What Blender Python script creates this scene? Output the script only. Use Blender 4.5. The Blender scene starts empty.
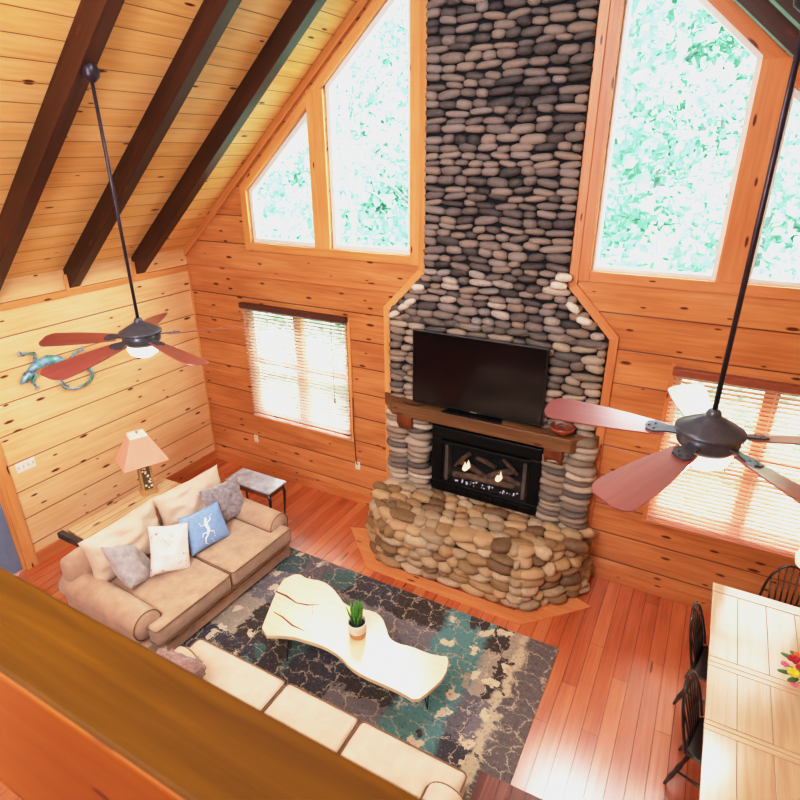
import bpy, bmesh, math, random
from mathutils import Vector, Matrix, noise
random.seed(7)
C = bpy.context.scene.collection
PI = math.pi
def R(d): return math.radians(d)
def lin(c):
    return tuple(((v/255)/12.92 if v/255 <= .04045 else (((v/255)+.055)/1.055)**2.4) for v in c[:3]) + (1,)

# ------------------------------------------------------------------ materials
class NT:
    def __init__(s, name):
        s.m = bpy.data.materials.new(name); s.m.use_nodes = True
        s.t = s.m.node_tree; s.t.nodes.clear(); s.out = s.n('ShaderNodeOutputMaterial')
    def n(s, ty, **kw):
        nd = s.t.nodes.new(ty)
        for k, v in kw.items():
            if k.startswith('i_'):
                key = k[2:]; key = int(key) if key.isdigit() else key
                s.put(nd.inputs[key], v)
            else: setattr(nd, k, v)
        return nd
    def put(s, inp, v):
        if isinstance(v, bpy.types.NodeSocket): s.t.links.new(v, inp)
        elif isinstance(v, bpy.types.Node): s.t.links.new(v.outputs[0], inp)
        else: inp.default_value = v
    def math(s, op, a, b=0.0, c=None, clamp=False):
        nd = s.n('ShaderNodeMath', operation=op, use_clamp=clamp); s.put(nd.inputs[0], a); s.put(nd.inputs[1], b)
        if c is not None: s.put(nd.inputs[2], c)
        return nd.outputs[0]
    def xyz(s, x, y, z=0.0):
        nd = s.n('ShaderNodeCombineXYZ'); s.put(nd.inputs[0], x); s.put(nd.inputs[1], y); s.put(nd.inputs[2], z); return nd.outputs[0]
    def uv(s):
        tc = s.n('ShaderNodeTexCoord'); sp = s.n('ShaderNodeSeparateXYZ'); s.put(sp.inputs[0], tc.outputs['UV']); return sp.outputs[0], sp.outputs[1]
    def obj(s):
        tc = s.n('ShaderNodeTexCoord'); return tc.outputs['Object']
    def ramp(s, f, stops, interp='LINEAR'):
        nd = s.n('ShaderNodeValToRGB'); nd.color_ramp.interpolation = interp
        e = nd.color_ramp.elements
        while len(e) < len(stops): e.new(.5)
        for k, (p, c) in enumerate(stops):
            e[k].position = p; e[k].color = c if len(c) == 4 else lin(c)
        s.put(nd.inputs[0], f); return nd.outputs[0]
    def mix(s, f, a, b, bt='MIX'):
        nd = s.n('ShaderNodeMix', data_type='RGBA', blend_type=bt); s.put(nd.inputs[0], f); s.put(nd.inputs[6], a); s.put(nd.inputs[7], b); return nd.outputs[2]
    def noise(s, v, sc, det=3, rough=.55, dist=0.0):
        nd = s.n('ShaderNodeTexNoise'); s.put(nd.inputs['Vector'], v); s.put(nd.inputs['Scale'], sc); s.put(nd.inputs['Detail'], det)
        s.put(nd.inputs['Roughness'], rough); s.put(nd.inputs['Distortion'], dist); return nd.outputs[0]
    def rnd(s, v):
        nd = s.n('ShaderNodeTexWhiteNoise', noise_dimensions='1D'); s.put(nd.inputs['W'], v); return nd.outputs[0]
    def oi(s): return s.n('ShaderNodeObjectInfo').outputs['Random']
    def bump(s, h, st=.3, d=.01):
        nd = s.n('ShaderNodeBump'); s.put(nd.inputs['Height'], h); nd.inputs['Strength'].default_value = st; nd.inputs['Distance'].default_value = d; return nd.outputs[0]
    def bsdf(s, col, rough=.5, metal=0., bump=None, spec=.5, **kw):
        p = s.n('ShaderNodeBsdfPrincipled'); s.put(p.inputs['Base Color'], col); s.put(p.inputs['Roughness'], rough)
        s.put(p.inputs['Metallic'], metal); s.put(p.inputs['Specular IOR Level'], spec)
        for k, v in kw.items(): s.put(p.inputs[k.replace('_', ' ')], v)
        if bump is not None: s.put(p.inputs['Normal'], bump)
        s.put(s.out.inputs[0], p.outputs[0]); return p

def plain(name, c, rough=.5, metal=0., var=.12, sc=20, bst=0., spec=.5, **kw):
    s = NT(name); o = s.obj(); n = s.noise(o, sc, 4)
    a = lin(c); d = tuple(v*(1-var) for v in a[:3])+(1,); l = tuple(min(1, v*(1+var)) for v in a[:3])+(1,)
    col = s.ramp(n, [(.3, d), (.7, l)])
    s.bsdf(col, rough, metal, s.bump(n, bst, .01) if bst else None, spec, **kw); return s.m

def pine(name, light, mid, dark, w=.35, off=0., groove=.008, knots=.5, rough=.42, kx=.42, ky=.13, gcol=(90, 40, 12), spec=.4, plankvar=.5, cath=0., endw=None):
    s = NT(name); u, v = s.uv()
    if w:
        q = s.math('DIVIDE', s.math('SUBTRACT', v, off), w); idx = s.math('FLOOR', q); fr = s.math('FRACT', q)
    else:
        idx = s.math('MULTIPLY', s.oi(), 91.); fr = 0.5
    r = s.rnd(idx)
    if w: r2 = s.rnd(s.math('ADD', idx, 31.7))
    else: r2 = r
    uu = s.math('ADD', u, s.math('MULTIPLY', r, 23.))
    if endw:
        eq = s.math('DIVIDE', uu, endw); ei = s.math('FLOOR', eq); ef = s.math('FRACT', eq)
        r2 = s.rnd(s.math('ADD', s.math('MULTIPLY', ei, 7.3), idx))
    # knots
    kv = s.xyz(s.math('DIVIDE', uu, kx), s.math('ADD', s.math('DIVIDE', v, ky), s.math('MULTIPLY', idx, 5.)), 0.)
    vo = s.n('ShaderNodeTexVoronoi', voronoi_dimensions='2D'); s.put(vo.inputs['Vector'], kv); vo.inputs['Scale'].default_value = 1.; vo.inputs['Randomness'].default_value = 1.
    sc = s.n('ShaderNodeSeparateColor'); s.put(sc.inputs[0], vo.outputs['Color'])
    has = s.math('LESS_THAN', sc.outputs[0], knots)
    rad = s.math('MULTIPLY_ADD', sc.outputs[1], .11, .05)
    wob = s.math('MULTIPLY', s.math('SUBTRACT', s.noise(s.xyz(s.math('MULTIPLY', uu, 20.), s.math('MULTIPLY', v, 20.)), 1.), .5), .06)
    kd = s.math('DIVIDE', s.math('ADD', vo.outputs['Distance'], wob), rad)
    km = s.math('MULTIPLY', has, s.math('SUBTRACT', 1., s.math('SMOOTH_MIN', kd, 1., .2), clamp=True), clamp=True)
    kmask = s.ramp(km, [(0., (0, 0, 0, 1)), (.25, (.75, .75, .75, 1)), (.6, (1, 1, 1, 1))])
    warp = s.math('MULTIPLY', has, s.math('DIVIDE', .03, s.math('ADD', vo.outputs['Distance'], .12)))
    vv = s.math('ADD', v, s.math('MULTIPLY', warp, .12))
    g = s.noise(s.xyz(s.math('MULTIPLY', uu, 1.3), s.math('MULTIPLY', vv, 26.), idx), 1., 5, .6, .6)
    g2 = s.noise(s.xyz(s.math('MULTIPLY', uu, .8), s.math('MULTIPLY', v, 3.), s.math('ADD', idx, 4.)), 1.4, 2)
    f = s.math('ADD', s.math('MULTIPLY', g, .55), s.math('MULTIPLY', g2, .45))
    if cath:
        wv = s.n('ShaderNodeTexWave', wave_type='BANDS', bands_direction='Y'); 
        s.put(wv.inputs['Vector'], s.xyz(s.math('MULTIPLY', uu, .35), s.math('ADD', v, s.math('MULTIPLY', r, .3)), idx)); wv.inputs['Scale'].default_value = 16.; wv.inputs['Distortion'].default_value = 14.; wv.inputs['Detail'].default_value = 2.; wv.inputs['Detail Scale'].default_value = .8
        f = s.math('ADD', s.math('MULTIPLY', f, 1-cath), s.math('MULTIPLY', wv.outputs['Fac'], cath))
    f = s.math('ADD', f, s.math('MULTIPLY', s.math('SUBTRACT', r2, .5), .3*plankvar))
    col = s.ramp(f, [(.25, dark), (.5, mid), (.72, light)])
    kc = s.ramp(km, [(0., dark), (.2, (120, 55, 20)), (.5, (70, 28, 12)), (.8, (105, 50, 25))])
    col = s.mix(kmask, col, kc)
    h = s.math('MULTIPLY', g, .05)
    if w:
        e = s.math('MINIMUM', fr, s.math('SUBTRACT', 1., fr)); e = s.math('MULTIPLY', e, w)
        gm = s.math('SUBTRACT', 1., s.math('DIVIDE', e, groove), clamp=True)
        if endw:
            ee = s.math('MULTIPLY', s.math('MINIMUM', ef, s.math('SUBTRACT', 1., ef)), endw)
            gm = s.math('MAXIMUM', gm, s.math('SUBTRACT', 1., s.math('DIVIDE', ee, groove*.7), clamp=True))
        gs = s.math('POWER', gm, .6)
        col = s.mix(gs, col, lin(gcol))
        h = s.math('SUBTRACT', h, gm)
    kw = dict(Coat_Weight=1., Coat_Roughness=rough, Coat_IOR=2.0) if spec >= .9 else {}
    s.bsdf(col, rough, 0., s.bump(h, .55, .012), spec, **kw); return s.m

M = {}
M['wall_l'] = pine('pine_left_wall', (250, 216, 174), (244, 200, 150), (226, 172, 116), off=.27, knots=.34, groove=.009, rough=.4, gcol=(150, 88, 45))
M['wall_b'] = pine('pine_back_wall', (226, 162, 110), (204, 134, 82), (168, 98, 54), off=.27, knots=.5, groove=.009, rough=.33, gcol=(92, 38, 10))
M['ceil'] = pine('pine_ceiling', (250, 214, 156), (244, 196, 128), (222, 164, 94), w=.19, knots=.22, groove=.005, rough=.4, gcol=(135, 72, 25), kx=.5, ky=.12)
M['floor'] = pine('pine_floor', (216, 130, 84), (198, 104, 60), (164, 72, 38), w=.135, knots=.04, groove=.003, rough=.25, gcol=(90, 28, 8), kx=.8, ky=.1, spec=1.0, cath=.0, plankvar=1.0, endw=2.7)
M['trim'] = pine('pine_trim', (236, 178, 122), (226, 158, 98), (204, 132, 76), w=0, knots=.25, rough=.38, kx=.45, ky=.12)
M['trim_warm'] = pine('pine_trim_warm', (226, 156, 108), (210, 136, 86), (186, 108, 64), w=0, knots=.3, rough=.35, kx=.45, ky=.12)
M['base'] = pine('pine_baseboard', (222, 150, 98), (206, 130, 76), (182, 104, 56), w=0, knots=.15, rough=.35)
M['beam'] = pine('dark_stained_beam', (84, 44, 26), (62, 31, 18), (40, 19, 12), w=0, knots=.25, rough=.42, spec=.5)
M['rail_top'] = pine('rail_cap_wood', (126, 86, 6), (104, 67, 2), (66, 38, 1), w=0, knots=.08, rough=.55, kx=.3, ky=.12, spec=.15)  # cap tones darkened so the dim light on it is in the colour
M['rail_side'] = pine('rail_side_wood', (158, 92, 30), (148, 80, 22), (132, 66, 14), w=0, knots=.3, rough=.6, kx=.3, ky=.1, spec=.2)
M['mantel'] = pine('mantel_wood', (150, 112, 74), (118, 82, 50), (78, 50, 30), w=0, knots=.2, rough=.5)
M['corbel'] = pine('corbel_wood', (140, 78, 40), (112, 56, 28), (78, 36, 18), w=0, knots=.1, rough=.5)
M['tabletop'] = pine('dining_table_wood', (232, 208, 184), (220, 190, 158), (198, 160, 124), w=0, knots=.0, rough=.2, spec=.9, kx=.5, ky=.1)
M['console'] = pine('console_slab_wood', (232, 202, 166), (214, 178, 138), (150, 110, 76), w=.11, knots=.25, groove=.004, rough=.5)
M['slab'] = pine('maple_slab', (253, 232, 200), (250, 222, 182), (236, 196, 146), w=0, knots=.0, rough=.25, spec=.9)
M['blade'] = pine('mahogany_blade', (168, 92, 90), (142, 66, 64), (104, 42, 40), w=0, knots=0., rough=.3, spec=.9)
M['endwood'] = pine('end_table_wood', (150, 90, 60), (120, 68, 44), (84, 44, 28), w=0, knots=.1, rough=.3)
M['walnut'] = pine('walnut_top', (150, 100, 86), (116, 72, 62), (70, 40, 36), w=.09, knots=.1, groove=.002, rough=.3)
M['black_wood'] = plain('black_painted_wood', (44, 36, 36), .2, var=.3, spec=.8)
M['black_metal'] = plain('black_metal', (22, 22, 24), .4, .6, var=.3)
M['fan_metal'] = plain('dark_bronze_metal', (84, 84, 92), .3, .35, var=.2)
M['rod'] = plain('fan_rod_metal', (62, 52, 62), .35, .5, var=.2)
M['white_vinyl'] = plain('white_vinyl', (226, 228, 226), .4, var=.03)
M['white_plastic'] = plain('white_plastic', (240, 236, 225), .4, var=.03)
M['dark_mortar'] = plain('dark_mortar', (22, 24, 30), .9, var=.4, sc=30, bst=.5)
M['mortar'] = plain('mortar', (36, 28, 22), .9, var=.4, sc=30, bst=.5)
M['sofa'] = plain('tan_microfiber', (190, 158, 134), .85, var=.14, sc=9, bst=.15, Sheen_Weight=.3)
M['sofa_light'] = plain('light_tan_microfiber', (224, 196, 174), .85, var=.1, sc=7, bst=.15, Sheen_Weight=.3)
M['piping'] = plain('brown_piping', (140, 108, 84), .8)
M['sofa_dark'] = plain('sofa_underside_brown', (92, 62, 46), .9)
M['grey_fur'] = plain('grey_plush', (150, 142, 146), .95, var=.35, sc=26, bst=1., Sheen_Weight=.6)
M['grey_plush2'] = plain('grey_smooth_plush', (170, 162, 162), .95, var=.18, sc=14, bst=.6, Sheen_Weight=.6)
M['mauve_fur'] = plain('mauve_shag', (150, 118, 112), .95, var=.3, sc=40, bst=1., Sheen_Weight=.5)
M['blue_cloth'] = plain('blue_cotton', (142, 174, 218), .85, var=.08, sc=30)
M['white_print'] = plain('white_motif', (248, 248, 248), .8, var=.02)
M['lampshade'] = plain('pink_lampshade', (240, 168, 146), .8, var=.06, sc=6, Emission_Color=lin((240, 160, 140)), Emission_Strength=.12)
M['shade_trim'] = plain('cream_shade_trim', (250, 244, 225), .7)
M['lamp_stone'] = plain('lamp_carved_brown', (104, 86, 58), .6, var=.5, sc=60, bst=.8)
M['lamp_frame'] = plain('lamp_frame_tan', (190, 150, 100), .5)
M['marble'] = plain('grey_glazed_top', (176, 184, 196), .12, var=.25, sc=9, spec=.8)
M['cord'] = plain('thin_dark_cord', (60, 40, 30), .6)
M['bowl'] = plain('reddish_brown_glaze', (150, 72, 52), .25, var=.3, sc=12)
M['leaf'] = plain('green_leaf', (96, 160, 70), .5, var=.35, sc=30)
M['soil'] = plain('dark_soil', (40, 42, 50), .95, var=.4, sc=80, bst=1.)
M['pot_white'] = plain('white_glaze', (242, 234, 222), .4)
M['pot_tan'] = plain('tan_clay', (196, 142, 96), .6)
M['yellow'] = plain('yellow_petal', (250, 226, 60), .7)
M['pink'] = plain('pink_petal', (236, 120, 150), .7)
M['orange'] = plain('orange_petal', (232, 120, 70), .7)
M['red'] = plain('red_petal', (190, 40, 60), .7)
M['stem'] = plain('stem_green', (70, 120, 60), .6)
M['glass_vase'] = plain('pale_vase_glaze', (226, 226, 214), .15)
M['door_blue'] = plain('slate_blue_paint', (122, 140, 168), .45, var=.08, sc=4)
def slat_mat(name, c, tc, f):
    s = NT(name); n = s.noise(s.obj(), 5., 3); col = s.ramp(n, [(.3, tuple(v*.92 for v in c)), (.7, c)])
    p = s.n('ShaderNodeBsdfPrincipled'); s.put(p.inputs['Base Color'], col); p.inputs['Roughness'].default_value = .35
    t = s.n('ShaderNodeBsdfTranslucent'); t.inputs[0].default_value = lin(tc)
    mx = s.n('ShaderNodeMixShader'); mx.inputs[0].default_value = f; s.put(mx.inputs[1], p.outputs[0]); s.put(mx.inputs[2], t.outputs[0]); s.put(s.out.inputs[0], mx.outputs[0]); return s.m
M['slat'] = slat_mat('blind_slat_brown', (214, 180, 168), (253, 246, 242), .6)
M['slat_r'] = slat_mat('blind_slat_red', (232, 170, 145), (253, 232, 220), .6)
M['valance'] = plain('blind_valance_dark', (86, 46, 40), .4)
M['valance_r'] = plain('blind_valance_red', (150, 84, 60), .35)
M['iguana'] = (lambda s: (s.bsdf(s.ramp(s.noise(s.obj(), 9, 3), [(.3, (60, 110, 60)), (.48, (110, 170, 170)), (.6, (150, 190, 220)), (.75, (90, 80, 50))]), .35, .3), s.m)[1])(NT('painted_lizard_metal'))
M['log'] = plain('charred_ceramic_log', (120, 92, 78), .9, var=.6, sc=14, bst=1.)
M['bright_steel'] = plain('pale_reflective_liner', (150, 142, 140), .3, .6)
M['fur_lamp'] = None

def emit(name, c, st):
    s = NT(name); e = s.n('ShaderNodeEmission'); e.inputs[0].default_value = lin(c); e.inputs[1].default_value = st
    s.put(s.out.inputs[0], e.outputs[0]); return s.m
M['flame'] = emit('gas_flame', (255, 214, 170), 2.2)
M['ember'] = emit('glowing_ember', (225, 215, 235), .9)
def glowglass(name, c, st, rough=.4):
    s = NT(name); s.bsdf(lin((250, 246, 235)), rough, Emission_Color=lin(c), Emission_Strength=st); return s.m
M['bulb'] = glowglass('frosted_fan_glass', (255, 244, 220), 1.1)
M['pendant'] = glowglass('pale_yellow_glass', (255, 240, 180), .45)
def glass(name, tint=(1, 1, 1, 1), g=.04):
    s = NT(name); t = s.n('ShaderNodeBsdfTransparent'); t.inputs[0].default_value = tint
    gl = s.n('ShaderNodeBsdfGlossy'); gl.inputs['Roughness'].default_value = .02
    mx = s.n('ShaderNodeMixShader'); mx.inputs[0].default_value = g; s.put(mx.inputs[1], t.outputs[0]); s.put(mx.inputs[2], gl.outputs[0]); s.put(s.out.inputs[0], mx.outputs[0]); return s.m
M['glass'] = glass('window_glass', (.97, .99, .98, 1), .003)
M['fire_glass'] = glass('fire_glass', (.9, .9, .9, 1), .05)

def screen():
    s = NT('tv_screen'); s.bsdf(lin((14, 12, 16)), .14, spec=.6); return s.m
M['screen'] = screen()
def whiteprint():
    s = NT('white_print_cotton'); u = s.obj()
    n = s.noise(u, 5., 2, .5, 1.5); band = s.math('LESS_THAN', s.math('ABSOLUTE', s.math('SUBTRACT', n, .6)), .006)
    s.bsdf(s.mix(band, lin((244, 234, 226)), lin((198, 96, 92))), .85); return s.m
M['white_pillow'] = whiteprint()

def stone_mat(name, cols, zlo=None):
    s = NT(name); o = s.obj()
    at = s.n('ShaderNodeAttribute', attribute_name='tone'); 
    n = s.noise(o, 26, 5, .65)
    f = s.math('ADD', s.math('MULTIPLY', at.outputs['Fac'], .8), s.math('MULTIPLY', n, .25))
    k = len(cols)
    col = s.ramp(f, [(.08+.9*i/(k-1), c) for i, c in enumerate(cols)])
    s.bsdf(col, .62, 0., s.bump(n, .35, .008), .4); return s.m
M['stone_up'] = stone_mat('grey_brown_river_stone', [(58, 52, 54), (92, 84, 82), (124, 112, 108), (148, 130, 118), (136, 128, 126), (200, 186, 174)])
M['stone_mid'] = stone_mat('grey_river_stone', [(84, 80, 80), (116, 106, 98), (146, 128, 112), (160, 146, 132), (184, 168, 150), (226, 216, 204)])
M['stone_low'] = stone_mat('tan_river_stone', [(104, 82, 60), (142, 112, 80), (174, 142, 104), (190, 160, 124), (158, 138, 114), (214, 190, 158)])

def rug_mat():
    s = NT('patchwork_rug'); o = s.obj(); sp = s.n('ShaderNodeSeparateXYZ'); s.put(sp.inputs[0], o); x, y = sp.outputs[0], sp.outputs[1]
    wx = s.math('ADD', x, s.math('MULTIPLY', s.math('SUBTRACT', s.noise(o, 5., 4, .7), .5), .3))
    wy = s.math('ADD', y, s.math('MULTIPLY', s.math('SUBTRACT', s.noise(o, 5.7, 4, .7), .5), .3))
    # patches .55 m
    ix = s.math('FLOOR', s.math('DIVIDE', wx, .62)); iy = s.math('FLOOR', s.math('DIVIDE', wy, .5))
    pr = s.rnd(s.math('ADD', s.math('MULTIPLY', ix, 3.17), s.math('MULTIPLY', iy, 7.71)))
    patch = s.ramp(pr, [(0., (78, 76, 84)), (.3, (112, 106, 112)), (.5, (76, 68, 66)), (.66, (126, 120, 126)), (.8, (84, 102, 104)), (.92, (166, 154, 140))], 'CONSTANT')
    # fine mottling
    n = s.noise(o, 34, 4, .8)
    # teal band
    def band(v, lo, hi, soft=.06):
        a = s.math('DIVIDE', s.math('SUBTRACT', v, lo), soft, clamp=True); b = s.math('DIVIDE', s.math('SUBTRACT', hi, v), soft, clamp=True); return s.math('MULTIPLY', a, b)
    teal = s.math('MULTIPLY', band(wx, .55, 1.12), s.math('GREATER_THAN', s.noise(o, 2.6, 2), .36))
    col = s.mix(teal, patch, lin((100, 142, 144)))
    teal2 = s.math('MULTIPLY', band(wx, -.95, -.45), s.math('GREATER_THAN', s.noise(s.xyz(x, s.math('ADD', y, 7.)), 2.6, 2), .52))
    col = s.mix(teal2, col, lin((84, 114, 116)))
    col = s.mix(band(wx, 1.42, 3.), col, lin((112, 104, 104)))
    # lattice lines
    vo = s.n('ShaderNodeTexVoronoi', feature='DISTANCE_TO_EDGE', voronoi_dimensions='2D'); s.put(vo.inputs['Vector'], s.xyz(s.math('MULTIPLY', wx, 4.0), s.math('MULTIPLY', wy, 6.))); vo.inputs['Scale'].default_value = 1.; vo.inputs['Randomness'].default_value = .6
    line = s.math('LESS_THAN', vo.outputs[0], s.math('MULTIPLY', s.math('SUBTRACT', s.noise(o, 14, 4, .7), .3), .13))
    col = s.mix(s.math('MULTIPLY', line, .75), col, lin((196, 182, 162)))
    # beige blocks
    vb = s.n('ShaderNodeTexVoronoi', voronoi_dimensions='2D', distance='MINKOWSKI'); s.put(vb.inputs['Vector'], s.xyz(s.math('MULTIPLY', wx, 3.4), s.math('MULTIPLY', wy, 3.4))); vb.inputs['Scale'].default_value = 1.; vb.inputs['Randomness'].default_value = .7; vb.inputs['Exponent'].default_value = 3.
    ends = s.math('MAXIMUM', band(wx, .6, 1.4), band(wx, -1.9, -1.0))
    blk = s.math('MULTIPLY', s.math('LESS_THAN', s.math('ADD', vb.outputs[0], s.math('MULTIPLY', s.noise(o, 16, 3, .7), .22)), .29), ends)
    col = s.mix(s.math('MULTIPLY', blk, .9), col, lin((226, 208, 184)))
    stre = s.math('MULTIPLY', band(wx, 1.33, 1.46, .04), s.math('GREATER_THAN', s.noise(o, 12, 3), .38))
    col = s.mix(stre, col, lin((198, 184, 160)))
    spk = s.math('GREATER_THAN', n, .62)
    col = s.mix(s.math('MULTIPLY', spk, .5), col, lin((190, 176, 160)))
    drk = s.math('LESS_THAN', n, .4)
    col = s.mix(s.math('MULTIPLY', drk, .5), col, lin((34, 30, 32)))
    s.bsdf(col, .9, 0., s.bump(n, .6, .01), .2); return s.m
M['rug'] = rug_mat()

def leaf_mat(name, stops):
    s = NT(name); n = s.noise(s.obj(), .9, 4); oi = s.oi()
    col = s.ramp(s.math('ADD', s.math('MULTIPLY', n, .7), s.math('MULTIPLY', oi, .3)), stops)
    d = s.n('ShaderNodeBsdfDiffuse'); s.put(d.inputs[0], col); t = s.n('ShaderNodeBsdfTranslucent'); s.put(t.inputs[0], col)
    mx = s.n('ShaderNodeMixShader'); mx.inputs[0].default_value = .4; s.put(mx.inputs[1], d.outputs[0]); s.put(mx.inputs[2], t.outputs[0]); s.put(s.out.inputs[0], mx.outputs[0]); return s.m
M['tree_leaf'] = leaf_mat('pale_tree_leaves', [(.3, (72, 112, 92)), (.5, (122, 162, 143)), (.7, (178, 204, 191))])
M['bark'] = plain('pale_bark', (128, 136, 136), .9, var=.3)
M['hill'] = leaf_mat('overgrown_hillside', [(.3, (108, 134, 120)), (.5, (150, 172, 158)), (.7, (188, 200, 190))])

# ------------------------------------------------------------------ mesh helpers
def set_uv(bm, g=(1, 0, 0), off=(0, 0)):
    g = Vector(g).normalized(); uvl = bm.loops.layers.uv.verify(); bm.normal_update()
    for f in bm.faces:
        n = f.normal
        if abs(n.dot(g)) > .9: a = n.orthogonal().normalized(); b = n.cross(a)
        else:
            a = (g - n*n.dot(g)).normalized(); b = n.cross(a)
            k = max(range(3), key=lambda i: abs(b[i]))
            if b[k] < 0: b = -b
        for l in f.loops: l[uvl].uv = (l.vert.co.dot(a)+off[0], l.vert.co.dot(b)+off[1])
def obj(name, bm, mat, parent=None, smooth=False, grain=None, loc=None, rot=None, bevel=0, seg=2, uvoff=(0, 0)):
    bmesh.ops.recalc_face_normals(bm, faces=bm.faces)
    if grain: set_uv(bm, grain, uvoff)
    me = bpy.data.meshes.new(name); bm.to_mesh(me); bm.free(); me.materials.append(mat)
    if smooth:
        for p in me.polygons: p.use_smooth = True
    o = bpy.data.objects.new(name, me); C.objects.link(o)
    if parent: o.parent = parent
    if loc: o.location = loc
    if rot: o.rotation_euler = rot
    if bevel:
        b = o.modifiers.new('bevel', 'BEVEL'); b.width = bevel; b.segments = seg; b.limit_method = 'ANGLE'; b.angle_limit = R(35)
    return o
def tag(o, label=None, cat=None, group=None, kind=None):
    if label: o['label'] = label
    if cat: o['category'] = cat
    if group: o['group'] = group
    if kind: o['kind'] = kind
    return o
def thing(name, label, cat, loc=(0, 0, 0), rz=0, group=None, kind=None):
    o = bpy.data.objects.new(name, None); C.objects.link(o); o.empty_display_size = .1
    o.location = loc; o.rotation_euler = (0, 0, rz); return tag(o, label, cat, group, kind)
def B(): return bmesh.new()
def bx(bm, x0, x1, y0, y1, z0, z1, mat=None):
    vs = [bm.verts.new((x, y, z)) for z in (z0, z1) for x, y in ((x0, y0), (x1, y0), (x1, y1), (x0, y1))]
    if mat:
        for v in vs: v.co = mat @ v.co
    for f in ((0, 3, 2, 1), (4, 5, 6, 7), (0, 1, 5, 4), (1, 2, 6, 5), (2, 3, 7, 6), (3, 0, 4, 7)): bm.faces.new([vs[i] for i in f])
    return bm
def box(*a, mat=None): return bx(B(), *a, mat=mat)
def prism(bm, pts, ax, a0, a1, order=None):
    """polygon pts (2-D) extruded along axis ax from a0 to a1"""
    def P(p, a): return {0: (a, p[0], p[1]), 1: (p[0], a, p[1]), 2: (p[0], p[1], a)}[ax]
    A = [bm.verts.new(P(p, a0)) for p in pts]; Bv = [bm.verts.new(P(p, a1)) for p in pts]
    bm.faces.new(A); bm.faces.new(Bv[::-1]); n = len(pts)
    for i in range(n): bm.faces.new((A[i], A[(i+1) % n], Bv[(i+1) % n], Bv[i]))
    return bm
def tube(bm, pts, r, n=8, cap=True):
    pts = [Vector(p) for p in pts]; m = len(pts); rs = r if isinstance(r, (list, tuple)) else [r]*m
    rings = []; up = None
    for i in range(m):
        t = (pts[min(i+1, m-1)]-pts[max(i-1, 0)]).normalized()
        if up is None: up = t.orthogonal().normalized()
        up = (up - t*up.dot(t)).normalized(); s = t.cross(up)
        rings.append([bm.verts.new(pts[i]+(up*math.cos(2*PI*k/n)+s*math.sin(2*PI*k/n))*rs[i]) for k in range(n)])
    for i in range(m-1):
        for k in range(n): bm.faces.new((rings[i][k], rings[i][(k+1) % n], rings[i+1][(k+1) % n], rings[i+1][k]))
    if cap: bm.faces.new(rings[0][::-1]); bm.faces.new(rings[-1])
    return bm
def lathe(bm, prof, n=28, c=(0, 0), M_=None):
    rings = []
    for r, z in prof:
        r = max(r, .0005); ring = [Vector((c[0]+r*math.cos(2*PI*k/n), c[1]+r*math.sin(2*PI*k/n), z)) for k in range(n)]
        rings.append([bm.verts.new(M_ @ p if M_ else p) for p in ring])
    for a, b in zip(rings, rings[1:]):
        for k in range(n): bm.faces.new((a[k], a[(k+1) % n], b[(k+1) % n], b[k]))
    bm.faces.new(rings[0][::-1]); bm.faces.new(rings[-1]); return bm
def softbox(sx, sy, sz, r=.06, puff=.03, n=10, seed=0, wr=.0):
    bm = B(); bmesh.ops.create_cube(bm, size=2.); bmesh.ops.subdivide_edges(bm, edges=bm.edges, cuts=n, use_grid_fill=True)
    h = Vector((sx/2, sy/2, sz/2)); r = min(r, *[v*.98 for v in h])
    for v in bm.verts:
        q = v.co.copy(); p = Vector([math.copysign(abs(q[i])**.8, q[i])*h[i] for i in range(3)])
        core = Vector([max(-(h[i]-r), min(h[i]-r, p[i])) for i in range(3)]); d = p-core
        if d.length > 1e-6: p = core+d.normalized()*r if max(abs(q[i]) for i in range(3)) > .999 and sum(abs(p[i]) > h[i]-r for i in range(3)) > 1 else p
        ux, uy = q[0], q[1]
        p.z += math.copysign(puff, q[2])*(1-ux**4)*(1-uy**4)*abs(q[2])
        if wr: p += Vector((0, 0, 1))*wr*noise.noise(Vector((p.x*4+seed, p.y*4, seed))) + Vector((1, 0, 0))*wr*.5*noise.noise(Vector((p.y*5, p.z*5, seed+3)))
        v.co = p
    return bm
def pillow(w, h, t, n=16, seed=0, wr=.012):
    """square scatter cushion in local XZ plane, thickness along Y, bottom at z=0"""
    bm = B(); grids = []
    for sgn in (-1, 1):
        g = {}
        for i in range(n+1):
            for j in range(n+1):
                u = 2*i/n-1; v = 2*j/n-1
                if sgn == 1 and (i in (0, n) or j in (0, n)): g[i, j] = grids[0][i, j]; continue
                th = t/2*((1-u**4)*(1-v**4))**.55 * (1-.15*(u*u+v*v))
                pin = 1-.09*(1-abs(u)**2)*abs(v)**3; pin2 = 1-.09*(1-abs(v)**2)*abs(u)**3
                x = u*w/2*pin2; z = v*h/2*pin
                k = wr*noise.noise(Vector((u*2.2+seed, v*2.2, sgn+seed)))*(1-max(abs(u), abs(v))**4)
                g[i, j] = bm.verts.new((x, sgn*(th)+k, z+h/2))
        if wr >= .04:
            for q_ in g.values():
                if sgn < 0 or abs(q_.co.y) > .01: q_.co.y += .022*noise.noise(Vector((q_.co.x*6+q_.co.z*5+seed, q_.co.z*13-q_.co.x*4, 2)))*min(1, (1-max(abs(q_.co.x)/(w/2), abs(q_.co.z-h/2)/(h/2)))*5)
        grids.append(g)
        for i in range(n):
            for j in range(n):
                q = (g[i, j], g[i+1, j], g[i+1, j+1], g[i, j+1]); bm.faces.new(q if sgn < 0 else q[::-1])
    return bm
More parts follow.
